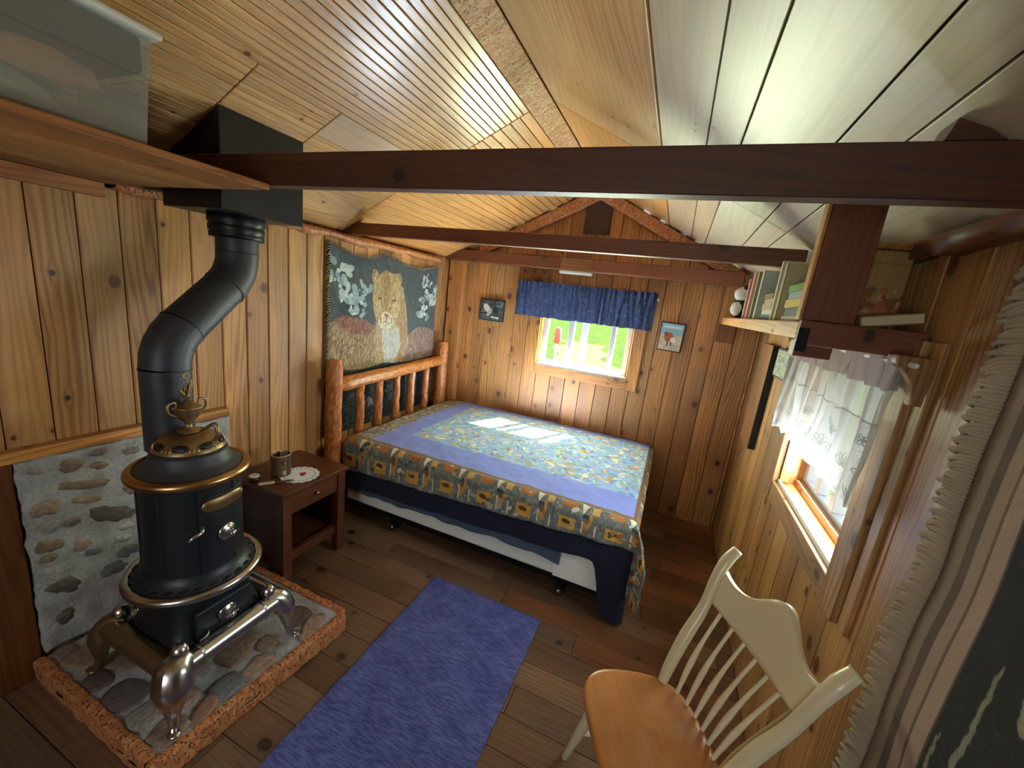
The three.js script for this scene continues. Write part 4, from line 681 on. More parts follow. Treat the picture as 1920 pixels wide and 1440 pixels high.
// ---------------------------------------------------------------- nightstand and what lies on it
{
  const t = thing('nightstand', 'dark brown nightstand with one drawer between stove and bed', 'nightstand');
  const x0 = -1.935, x1 = -1.555, z0 = -1.655, z1 = -1.235, H = 0.52;
  obj('top', bx(x0, x1, H - 0.022, H, z0, z1, 'z', 0.004), M.mahogany, t);
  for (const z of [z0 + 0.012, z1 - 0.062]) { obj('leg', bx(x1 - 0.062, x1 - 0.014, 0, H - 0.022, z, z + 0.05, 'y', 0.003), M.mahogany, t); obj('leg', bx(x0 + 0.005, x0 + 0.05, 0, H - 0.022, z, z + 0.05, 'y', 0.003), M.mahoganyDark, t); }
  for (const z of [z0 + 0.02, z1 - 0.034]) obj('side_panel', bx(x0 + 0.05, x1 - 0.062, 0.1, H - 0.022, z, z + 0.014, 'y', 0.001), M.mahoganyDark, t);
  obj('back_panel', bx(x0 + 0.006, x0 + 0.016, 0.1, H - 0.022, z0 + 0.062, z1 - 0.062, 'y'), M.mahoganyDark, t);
  const d = obj('drawer', bx(x1 - 0.36, x1 - 0.022, H - 0.135, H - 0.026, z0 + 0.065, z1 - 0.065, 'z', 0.003), M.mahogany, t);
  obj('knob', lathe([[0, 0], [0.006, 0], [0.005, 0.008], [0.011, 0.014], [0.009, 0.02], [0, 0.021]], 16).rotateZ(-Math.PI / 2).translate(x1 - 0.022, H - 0.078, (z0 + z1) / 2), M.brassOld, d);
  obj('lower_shelf', bx(x0 + 0.02, x1 - 0.062, 0.13, 0.148, z0 + 0.036, z1 - 0.036, 'z', 0.003), M.mahogany, t);
  obj('shelf_rail', bx(x1 - 0.06, x1 - 0.03, 0.115, 0.165, z0 + 0.062, z1 - 0.062, 'z', 0.003), M.mahogany, t);
  rebase(t, -1.745, 0, -1.445);
  const s = new THREE.Shape(), N = 16; for (let i = 0; i <= N * 8; i++) { const a = i / (N * 8) * Math.PI * 2, q = 0.088 + 0.008 * Math.abs(Math.sin(a * N / 2)); i ? s.lineTo(q * Math.cos(a), q * Math.sin(a)) : s.moveTo(q, 0); }
  for (let k = 0; k < 24; k++) { const a = k / 24 * Math.PI * 2, p = new THREE.Path(); p.absellipse(0.074 * Math.cos(a), 0.074 * Math.sin(a), 0.005, 0.005, 0, 7, true); s.holes.push(p); }
  tag(obj('doily', new THREE.ExtrudeGeometry(s, { depth: 0.0016, bevelEnabled: false, curveSegments: 8 }).rotateX(-Math.PI / 2).translate(-1.675, H + 0.0004, -1.43), std({ color: 0xdfe3ea, roughness: 0.95 })), 'round white lace doily on the nightstand', 'doily');
  const hs = new THREE.Shape(); hs.moveTo(0, -0.014); hs.bezierCurveTo(-0.022, 0.004, -0.012, 0.018, 0, 0.008); hs.bezierCurveTo(0.012, 0.018, 0.022, 0.004, 0, -0.014);
  tag(obj('heart_charm', new THREE.ExtrudeGeometry(hs, { depth: 0.004, bevelEnabled: true, bevelSize: 0.001, bevelThickness: 0.001 }).rotateX(-Math.PI / 2).rotateY(1).translate(-1.66, H + 0.0035, -1.44), std({ color: 0xb3202a, roughness: 0.4 })), 'tiny red heart lying on the white doily', 'charm');
  const bt = canvasTex(256, 128, (c, w, h) => { const r = rng(870); c.fillStyle = '#6f5638'; c.fillRect(0, 0, w, h); for (let i = 0; i < 220; i++) { c.fillStyle = pick(['#8c7350', '#4c3822', '#b49c78', '#5e4426'], r); c.fillRect(r() * w, r() * h, 4 + r() * 26, 1 + r() * 4); } c.fillStyle = '#cfc6b0'; c.fillRect(w * 0.47, 0, w * 0.16, h); c.fillStyle = '#3a2a18'; c.fillRect(w * 0.2, h * 0.25, w * 0.26, h * 0.6); });
  const m = thing('bark_cup', 'birch-bark covered cup standing on the nightstand', 'cup', [-1.755, H, -1.385], 0.2);
  obj('cup', lathe([[0, 0.002], [0.044, 0.002], [0.046, 0.01], [0.046, 0.112], [0.043, 0.114], [0.041, 0.108], [0.041, 0.02], [0, 0.018]], 36), std({ map: bt, roughness: 0.75 }), m);
  obj('rim', new THREE.TorusGeometry(0.0445, 0.0028, 8, 36).rotateX(Math.PI / 2).translate(0, 0.113, 0), std({ color: 0xb9a98a, roughness: 0.7 }), m);
  const k = thing('paper_knife', 'pale bone-handled paper knife in front of the bark cup', 'knife', [-1.685, H + 0.002, -1.3], 0.95);
  obj('handle', new RoundedBoxGeometry(0.07, 0.012, 0.018, 3, 0.005).translate(-0.04, 0.006, 0), std({ color: 0xc9b79a, roughness: 0.5 }), k); obj('blade', new RoundedBoxGeometry(0.085, 0.004, 0.016, 1, 0.002).translate(0.037, 0.006, 0), M.nickel, k);
  const c2 = thing('small_tin', 'little dark tin with a white lid on the corner of the nightstand', 'tin', [-1.79, H, -1.265]);
  obj('tin', lathe([[0, 0.001], [0.022, 0.001], [0.022, 0.022], [0, 0.022]], 24), std({ color: 0x3a1f1c, roughness: 0.4 }), c2); obj('lid', lathe([[0, 0.03], [0.021, 0.03], [0.023, 0.028], [0.023, 0.0225], [0, 0.0225]], 24), M.white, c2);
}
// ---------------------------------------------------------------- wall hangings, pictures, curtains
const tapTex = canvasTex(768, 800, (c, w, h) => {      // 1.16 m x 1.2 m
  const r = rng(901), P = (u, y) => [u * w, (1.75 - y) / 1.2 * h];
  c.fillStyle = '#3c4545'; c.fillRect(0, 0, w, h);
  for (let i = 0; i < 900; i++) { c.fillStyle = pick(['#2a3232', '#48514f', '#353d3f', '#57605c'], r); const [x, y] = P(r(), 1.25 + 0.5 * r()); c.save(); c.translate(x, y); c.rotate(0.8 + r() * 0.5); c.fillRect(0, 0, 8 + r() * 30, 2 + r() * 4); c.restore(); }
  const blob = (u, y, n, s, cols) => { for (let i = 0; i < n; i++) { const [x, q] = P(u + (r() - 0.5) * s, y + (r() - 0.5) * s); c.fillStyle = pick(cols, r); c.beginPath(); c.ellipse(x, q, 6 + r() * 18, 5 + r() * 11, r() * 3, 0, 7); c.fill(); } };
  const ice = ['#a9bdbf', '#93abb0', '#c2cfcd', '#7d969c'];
  blob(0.07, 1.6, 26, 0.14, ice); blob(0.14, 1.5, 26, 0.14, ice); blob(0.2, 1.42, 18, 0.12, ice); blob(0.26, 1.53, 8, 0.1, ice); blob(0.9, 1.6, 26, 0.22, ice); blob(0.87, 1.42, 22, 0.2, ice); blob(0.96, 1.5, 18, 0.12, ice);
  const fur = (pts, base, cols, n, dir) => { c.save(); c.beginPath(); pts.forEach(([u, y], i) => { const [a, b] = P(u, y); i ? c.lineTo(a, b) : c.moveTo(a, b); }); c.closePath(); c.fillStyle = base; c.fill(); c.clip(); const us = pts.map((q) => q[0]), ys = pts.map((q) => q[1]), u0 = Math.min(...us), u1 = Math.max(...us), y0 = Math.min(...ys), y1 = Math.max(...ys); for (let i = 0; i < n; i++) { const [a, b] = P(u0 + r() * (u1 - u0), y0 + r() * (y1 - y0)); c.strokeStyle = pick(cols, r); c.lineWidth = 1.5 + r() * 2; c.beginPath(); c.moveTo(a, b); const d = dir + (r() - 0.5) * 0.8, l = 8 + r() * 16; c.lineTo(a + Math.cos(d) * l, b + Math.sin(d) * l); c.stroke(); } c.restore(); };
  const tan = ['#8f7a5c', '#a8926e', '#6f5a42', '#bca888', '#7d6448'];
  fur([[0, 1.28], [0.06, 1.33], [0.14, 1.35], [0.24, 1.33], [0.34, 1.27], [0.42, 1.2], [0.46, 0.96], [0, 0.96]], '#7f6a52', [...tan, '#5d4636'], 2600, 1.9);
  fur([[0.02, 1.31], [0.12, 1.355], [0.24, 1.34], [0.36, 1.27], [0.3, 1.22], [0.1, 1.25]], '#6b4a3e', ['#5d3c34', '#7a5546', '#8c6a56', '#94745c'], 700, 2.0);
  fur([[0.68, 1.2], [0.78, 1.27], [0.9, 1.25], [1, 1.2], [1, 0.95], [0.6, 0.95]], '#6f5c52', ['#806a5e', '#5c4640', '#94806e', '#7c5a52', '#a8988a'], 1200, 1.4);
  fur([[0.38, 1.45], [0.5, 1.6], [0.61, 1.58], [0.66, 1.4], [0.69, 1.15], [0.62, 0.97], [0.36, 0.97], [0.36, 1.2]], '#9a8462', [...tan, '#c9b690'], 2400, 1.7);
  fur([[0.5, 1.5], [0.62, 1.5], [0.68, 1.2], [0.6, 0.98], [0.56, 1.2]], '#8a7252', ['#7d6446', '#9c8460', '#6a5238', '#b09a76'], 900, 1.65);
  // head turned a little to the left, long brow, pale cheeks
  fur([[0.325, 1.5], [0.33, 1.57], [0.31, 1.64], [0.325, 1.675], [0.355, 1.665], [0.38, 1.625], [0.43, 1.65], [0.49, 1.645], [0.525, 1.66], [0.56, 1.672], [0.582, 1.64], [0.575, 1.58], [0.585, 1.5], [0.575, 1.4], [0.55, 1.31], [0.5, 1.245], [0.45, 1.225], [0.4, 1.25], [0.355, 1.33], [0.33, 1.42]], '#a48c62', ['#b49c70', '#8d744c', '#c4b088', '#9c8456', '#7c6440'], 2400, 1.45);
  fur([[0.41, 1.645], [0.455, 1.65], [0.475, 1.52], [0.455, 1.37], [0.435, 1.37], [0.42, 1.52]], '#86694a', ['#6a5030', '#937650', '#a88a60'], 500, 1.55);
  fur([[0.36, 1.43], [0.41, 1.47], [0.425, 1.42], [0.4, 1.36], [0.365, 1.33]], '#c0ae8a', ['#d4c6a6', '#a8946c', '#8d7850'], 260, 1.2);
  fur([[0.475, 1.42], [0.53, 1.47], [0.57, 1.42], [0.55, 1.33], [0.5, 1.34]], '#c0ae8a', ['#d4c6a6', '#a8946c', '#8d7850'], 300, 1.9);
  fur([[0.4, 1.335], [0.43, 1.36], [0.47, 1.36], [0.515, 1.335], [0.53, 1.29], [0.5, 1.25], [0.45, 1.228], [0.405, 1.25], [0.385, 1.29]], '#cfc8b4', ['#e4e0d0', '#b5ab94', '#d6cfbb', '#a39880'], 420, 1.5);
  fur([[0.42, 1.24], [0.5, 1.235], [0.57, 1.27], [0.6, 1.12], [0.54, 0.975], [0.46, 0.975], [0.43, 1.1]], '#b4b5ae', ['#d0d2cc', '#9da19c', '#c4c6bf', '#8e9088'], 1100, 1.6);
  const dot = (u, y, a, b, col, t = 0) => { const [x, q] = P(u, y); c.fillStyle = col; c.beginPath(); c.ellipse(x, q, a, b, t, 0, 7); c.fill(); };
  const line = (u, y, u2, y2, wd, col) => { c.strokeStyle = col; c.lineWidth = wd; c.beginPath(); c.moveTo(...P(u, y)); c.lineTo(...P(u2, y2)); c.stroke(); };
  dot(0.392, 1.462, 13, 5.5, '#241c14', 0.35); dot(0.512, 1.46, 13, 5.5, '#241c14', -0.35); dot(0.393, 1.463, 5, 3.6, '#b09a50', 0.3); dot(0.511, 1.461, 5, 3.6, '#b09a50', -0.3); dot(0.393, 1.463, 2, 3, '#12100c'); dot(0.511, 1.461, 2, 3, '#12100c');
  line(0.405, 1.452, 0.42, 1.38, 4, '#5a4630'); line(0.498, 1.45, 0.482, 1.38, 4, '#5a4630'); line(0.375, 1.48, 0.4, 1.51, 3, '#6a5436'); line(0.53, 1.48, 0.505, 1.51, 3, '#6a5436');
  c.fillStyle = '#7a4a42'; c.beginPath(); c.moveTo(...P(0.43, 1.345)); c.lineTo(...P(0.472, 1.345)); c.lineTo(...P(0.456, 1.318)); c.lineTo(...P(0.446, 1.318)); c.closePath(); c.fill();
  line(0.451, 1.318, 0.451, 1.29, 3, '#4a382c'); line(0.451, 1.29, 0.42, 1.275, 3, '#4a382c'); line(0.451, 1.29, 0.485, 1.275, 3, '#4a382c'); line(0.4, 1.33, 0.41, 1.28, 5, '#4e3c2e'); line(0.505, 1.33, 0.495, 1.28, 5, '#4e3c2e');
  for (let i = 0; i < 12; i++) { const sd = i % 2 ? 1 : -1, y = 1.3 - 0.006 * i; line(0.451 + sd * 0.03, y, 0.451 + sd * 0.11, y - 0.02 + 0.004 * i, 1, 'rgba(235,232,220,.6)'); }
  dot(0.335, 1.642, 8, 15, '#4f3f2e', 0.25); dot(0.556, 1.642, 8, 15, '#4f3f2e', -0.25); dot(0.336, 1.64, 4, 10, '#a08868', 0.25); dot(0.555, 1.64, 4, 10, '#a08868', -0.25);
  // dark rocky lower part
  c.fillStyle = '#23282a'; c.fillRect(0, P(0, 0.98)[1], w, h); for (let i = 0; i < 700; i++) { c.fillStyle = pick(['#1c2022', '#34393a', '#2c3b44', '#454a48', '#17191c'], r); const [x, y] = P(r(), 0.55 + r() * 0.44); c.fillRect(x, y, 10 + r() * 30, 3 + r() * 10); }
  blob(0.3, 0.72, 10, 0.1, ['#6a6e6c', '#7d807a']); blob(0.42, 0.7, 14, 0.14, ['#2f4a86', '#24589a', '#3f7f9e', '#1c3a6c']); blob(0.58, 0.75, 10, 0.12, ['#34507e', '#26406e']);
  for (let i = 0; i < 9000; i++) { c.fillStyle = `rgba(${r() < 0.5 ? '255,250,235' : '10,10,10'},.09)`; c.fillRect(r() * w, r() * h, 2, 2); }
});
{
  const t = thing('cougar_tapestry', 'woven tapestry of a resting cougar hanging above the headboard', 'tapestry');
  const z0 = -1.845, z1 = -3.0, n = createNoise2D(rng(910));
  const topY = (u) => { const a = u < 0.45 ? u / 0.45 : (u - 0.45) / 0.55; return 1.742 - 0.05 * Math.sin(a * Math.PI) - (u < 0.45 ? 0 : 0.012); };
  const P = (u, v) => { const y = 0.55 + (topY(u) - 0.55) * v; return [-1.93 + 0.012 * (1 - v) * 0.4 + 0.007 * Math.sin(u * 22 + v * 3) * (0.3 + 0.7 * v) + 0.004 * n(u * 5, v * 5), y, z0 + (z1 - z0) * u]; };
  obj('cloth', sheet(P, 80, 60, 0.004), std({ map: tapTex, roughness: 0.95, bumpMap: rep(T.weave, 30, 30), bumpScale: 0.0008 }), t);
  const fr = []; const r = rng(911);
  for (let i = 0; i < 95; i++) { const u = i / 94, [x, y, z] = P(u, 1), l = 0.012 + 0.01 * r(); fr.push(sweep([V(x, y - 0.004, z), V(x + 0.006, y + l * 0.6, z + (r() - 0.5) * 0.01), V(x + 0.003, y + l, z + (r() - 0.5) * 0.016)], [0.0035, 0.003, 0.0015], 5)); }
  for (let i = 0; i < 80; i++) { const v = i / 79, [x, y, z] = P(0, v), l = 0.02 + 0.012 * r(); fr.push(sweep([V(x, y, z - 0.003), V(x + 0.006, y - 0.006, z + l * 0.6), V(x + 0.002, y - 0.012 - 0.01 * r(), z + l)], [0.0035, 0.003, 0.0015], 5)); }
  const f = obj('fringe', fr, std({ color: 0x8f8770, roughness: 1 }), t); f.userData.kind = 'stuff';
  rebase(t, -1.93, 0.55, -2.42);
}
const pics = [['dark framed print of a pale bird left of the small window', -1.625, -1.392, 1.33, 1.515, (c, w, h, r) => { c.fillStyle = '#2c2f30'; c.fillRect(0, 0, w, h); for (let i = 0; i < 130; i++) { c.fillStyle = pick(['#53605e', '#8c9a98', '#23282a', '#6d7a74'], r); c.fillRect(r() * w, r() * h, 10 + r() * 40, 3 + r() * 10); } c.fillStyle = '#e2ded2'; c.beginPath(); c.ellipse(w * 0.3, h * 0.42, w * 0.13, h * 0.24, -0.5, 0, 7); c.fill(); c.fillStyle = '#b9b3a4'; c.beginPath(); c.ellipse(w * 0.42, h * 0.62, w * 0.08, h * 0.22, 0.4, 0, 7); c.fill(); c.fillStyle = '#14181a'; c.beginPath(); c.ellipse(w * 0.7, h * 0.5, w * 0.13, h * 0.2, 0, 0, 7); c.fill(); c.fillStyle = '#d8d2c4'; c.fillRect(w * 0.5, h * 0.82, w * 0.36, h * 0.08); }],
  ['print of a brown animal under a blue sky right of the small window', -0.105, 0.066, 1.3, 1.513, (c, w, h, r) => { c.fillStyle = '#8fc4d8'; c.fillRect(0, 0, w, h * 0.5); c.fillStyle = '#c9bfa6'; c.fillRect(0, h * 0.42, w, h); for (let i = 0; i < 120; i++) { c.fillStyle = pick(['#b8a88a', '#e0dccf', '#9a927e', '#d0c4a8'], r); c.fillRect(r() * w, h * (0.45 + 0.55 * r()), 8 + r() * 26, 3 + r() * 8); } c.fillStyle = '#d8e6ea'; c.fillRect(w * 0.1, h * 0.08, w * 0.8, h * 0.1); c.fillStyle = '#9a5a30'; c.beginPath(); c.ellipse(w * 0.4, h * 0.5, w * 0.2, h * 0.17, -0.5, 0, 7); c.fill(); c.fillStyle = '#7a3f20'; c.beginPath(); c.ellipse(w * 0.27, h * 0.4, w * 0.1, h * 0.09, 0, 0, 7); c.fill(); c.fillStyle = '#5c3a26'; c.fillRect(w * 0.36, h * 0.6, w * 0.06, h * 0.26); c.fillRect(w * 0.52, h * 0.6, w * 0.06, h * 0.24); c.fillStyle = '#f0ece0'; c.beginPath(); c.ellipse(w * 0.62, h * 0.6, w * 0.13, h * 0.1, 0.3, 0, 7); c.fill(); }]];
pics.forEach(([label, x0, x1, y0, y1, draw], i) => {
  const p = thing('wall_picture', label, 'picture', [(x0 + x1) / 2, (y0 + y1) / 2, ZF], 0, 'pictures on the gable wall'), w = x1 - x0, h = y1 - y0;
  obj('frame', bx(-w / 2, w / 2, -h / 2, h / 2, 0.001, 0.022, 'y', 0.003), std({ color: 0x16130f, roughness: 0.5 }), p);
  const pr = new THREE.BoxGeometry(w - 0.016, h - 0.016, 0.002).translate(i ? -0.002 : 0, 0, 0.0225);
  obj('print', pr, std({ map: canvasTex(256, 256, (c, a, b) => draw(c, a, b, rng(920 + i))), roughness: 0.6 }), p); p.rotation.z = i ? -0.02 : 0.01;
});
{
  const p = thing('small_picture', 'small pale picture in a black frame beside the curtain', 'picture', [XR, 1.32, -2.36]);
  obj('frame', bx(-0.03, -0.001, 0, 0.15, -0.13, 0.13, 'y', 0.003), std({ color: 0x15120f, roughness: 0.5 }), p);
  obj('print', new THREE.BoxGeometry(0.002, 0.13, 0.236).translate(-0.031, 0.075, 0), std({ map: canvasTex(128, 128, (c, w, h) => { const r = rng(931); c.fillStyle = '#a9b6a8'; c.fillRect(0, 0, w, h); for (let i = 0; i < 60; i++) { c.fillStyle = pick(['#8fa39a', '#c2cbb8', '#7d8c80', '#b4b89c'], r); c.fillRect(r() * w, r() * h, 10 + r() * 30, 4 + r() * 12); } }), roughness: 0.4 }), p);
  const m = thing('wall_board_panel', 'tall narrow brown wooden plaque with a black edge in the far corner', 'plaque', [XR, 0.86, -2.745]);
  obj('panel', bx(-0.035, -0.001, 0, 0.61, -0.14, 0.14, 'y', 0.003), tint(T.pineRed, [0.62, 0.52, 0.42], 0.5), m);
  obj('black_edge', bx(-0.036, -0.0005, 0.004, 0.61, 0.1405, 0.152, 'y', 0.002), std({ color: 0x110d0a, roughness: 0.6 }), m);
}
// LED bar under the plate
{
  const l = thing('battery_light', 'small white battery light bar, switched off, fixed under the gable plate', 'light', [-0.79, 1.81, ZF + 0.075]);
  obj('mount', bx(-0.12, 0.12, -0.002, 0.09, 0.057, 0.062, 'x', 0.002), M.cedar, l);
  obj('housing', new RoundedBoxGeometry(0.26, 0.026, 0.05, 3, 0.01).translate(0, -0.0145, 0.03), M.white, l);
}
// valance
{
  const v = thing('valance', 'gathered navy blue valance over the small window', 'curtain');
  const n = createNoise2D(rng(940)), r = rng(941), x0 = -1.262, x1 = -0.165;
  const tx = canvasTex(512, 128, (c, w, h) => { c.fillStyle = '#2b3858'; c.fillRect(0, 0, w, h); for (let i = 0; i < 500; i++) { c.fillStyle = pick(['#232f4c', '#33426a', '#3a4c76', '#263250'], r); c.beginPath(); c.ellipse(r() * w, r() * h, 2 + r() * 10, 1 + r() * 4, r() * 3, 0, 7); c.fill(); } });
  const P = (u, q) => { const x = x0 + (x1 - x0) * u, y = 1.43 + q * 0.275 + (u - 0.5) * 0.01, hd = Math.max(0, Math.min(1, (q - 0.62) / 0.2)), band = Math.exp(-Math.pow((q - 0.82) / 0.05, 2)), ph = u * 165 + 4 * n(u * 9, 0), pb = u * 74 + 5 * n(u * 7, 4); return [x + 0.003 * n(u * 40, q * 2), y - 0.01 * Math.abs(n(u * 8, 1)) * (1 - q) + (q > 0.95 ? 0.004 * Math.sin(ph) : 0), ZF + 0.078 + 0.01 * (1 - q) * n(u * 7, 3) + 0.011 * Math.sin(ph) * hd * (1 - 0.65 * band) + 0.012 * Math.sin(pb) * (1 - 0.75 * hd) * (0.6 + 0.4 * n(u * 13, 6)) + 0.004 * n(u * 50, q * 1.2)]; };
  obj('cloth', sheet(P, 260, 26, 0.002), phys({ map: tx, roughness: 0.9, side: THREE.DoubleSide }), v);
  obj('rod', sweep([V(x0 - 0.01, 1.655, ZF + 0.052), V(x1 + 0.01, 1.665, ZF + 0.052)], 0.008, 12), M.white, v);
  obj('rod_end', [bx(x0 - 0.014, x0 - 0.008, 1.645, 1.668, ZF, ZF + 0.055, 'y', 0.001), bx(x1 + 0.008, x1 + 0.014, 1.652, 1.678, ZF, ZF + 0.055, 'y', 0.001)], M.white, v);
  rebase(v, -0.71, 1.43, ZF + 0.05);
}
// lace curtain
{
  const c0 = thing('lace_curtain', 'white sheer curtain with scalloped floral lace hem over the side window', 'curtain');
  const W = 1024, H = 512, r = rng(950);
  const draw = (c, alpha) => {
    const A = (a) => `rgb(${a},${a},${a})`;
    c.fillStyle = alpha ? A(150) : '#eef0ee'; c.fillRect(0, 0, W, H);
    for (let i = 0; i < 420; i++) { c.fillStyle = alpha ? A(pick([120, 170, 190, 140], r)) : pick(['#e2e6e4', '#f4f6f4', '#dfe2de'], r); c.globalAlpha = 0.35; c.fillRect(r() * W, 0, 1 + r() * 4, H); } c.globalAlpha = 1;
    c.fillStyle = alpha ? A(205) : '#e8ecea'; c.fillRect(0, H * 0.44, W, H);
    if (alpha) for (let y = 0.45 * H; y < H; y += 7) for (let x = 0; x < W; x += 7) { c.fillStyle = A(120); c.fillRect(x + (Math.round(y / 7) % 2) * 3, y, 3, 3); }
    c.strokeStyle = alpha ? A(255) : '#a9b2aa'; c.lineWidth = 5; c.beginPath(); for (let x = 0; x <= W; x += 8) { const y = H * 0.44 + 6 * Math.sin(x / W * Math.PI * 18); x ? c.lineTo(x, y) : c.moveTo(x, y); } c.stroke();
    c.lineWidth = 4;
    const petal = (x, y, s, a) => { c.save(); c.translate(x, y); c.rotate(a); c.beginPath(); c.ellipse(s * 0.7, 0, s * 0.7, s * 0.32, 0, 0, 7); c.stroke(); c.restore(); };
    for (let k = 0; k < 9; k++) { const x = (k + 0.5) / 9 * W; for (let p = 0; p < 5; p++) petal(x, H * 0.8, 30, -2.9 + p * 0.66); for (let p = 0; p < 6; p++) petal(x + 40 * Math.sin(k * 3), H * 0.6 + 14 * Math.cos(k * 2), 15, p * 1.05); c.beginPath(); c.arc(x, H * 0.89, 46, 0.25, Math.PI - 0.25); c.stroke(); c.beginPath(); c.arc(x, H * 0.9, 34, 0.2, Math.PI - 0.2); c.stroke(); }
  };
  const map = canvasTex(W, H, (c) => draw(c, false)), al = canvasTex(W, H, (c) => draw(c, true), false);
  const n = createNoise2D(rng(951)), z0 = -2.08, z1 = -1.17;
  const P = (u, v) => { const z = z0 + (z1 - z0) * u, sc = 0.016 * Math.abs(Math.sin(u * 9 * Math.PI)) * (1 - v), y = 1.16 - sc + v * (0.37 + sc) + 0.0 * u, f = Math.sin(u * 62 + 2 * n(u * 6, 1)); return [0.497 + f * (0.008 + 0.008 * v) + 0.012 * n(u * 5, v) - 0.012 * (1 - v), y, z + 0.004 * n(u * 30, v * 2)]; };
  obj('cloth', sheet((u, v) => P(u, v), 240, 30), phys({ map, alphaMap: al, color: 0xdedede, transparent: true, roughness: 1, transmission: 0.3, thickness: 0, side: THREE.DoubleSide }), c0);
  const gath = sheet((u, v) => { const p = P(u, 1); return [p[0] + 0.012 * Math.sin(u * 190) * (0.4 + 0.6 * v) - 0.012, 1.455 + v * 0.085, p[2]]; }, 300, 6, 0.0015);
  obj('gathered_header', gath, phys({ color: 0xe6dfe0, roughness: 1, transmission: 0.3, thickness: 0 }), c0);
  obj('rod', sweep([V(0.487, 1.525, z0 - 0.03), V(0.487, 1.525, z1 + 0.06)], 0.007, 12), M.white, c0);
  const bs = new THREE.Shape(); bs.moveTo(0, 0); bs.lineTo(0, 0.1); bs.lineTo(-0.062, 0.1); bs.quadraticCurveTo(-0.064, 0.085, -0.052, 0.078); bs.quadraticCurveTo(-0.02, 0.055, -0.016, 0.0); bs.closePath();
  for (const z of [z1 + 0.012, z0 - 0.03]) { obj('bracket', metreUV(new THREE.ExtrudeGeometry(bs, { depth: 0.022, bevelEnabled: true, bevelSize: 0.003, bevelThickness: 0.003, bevelSegments: 2 }).translate(XR - 0.026, 1.44, z)), M.wallR[1], c0); }
  rebase(c0, 0.5, 1.15, -1.625);
}
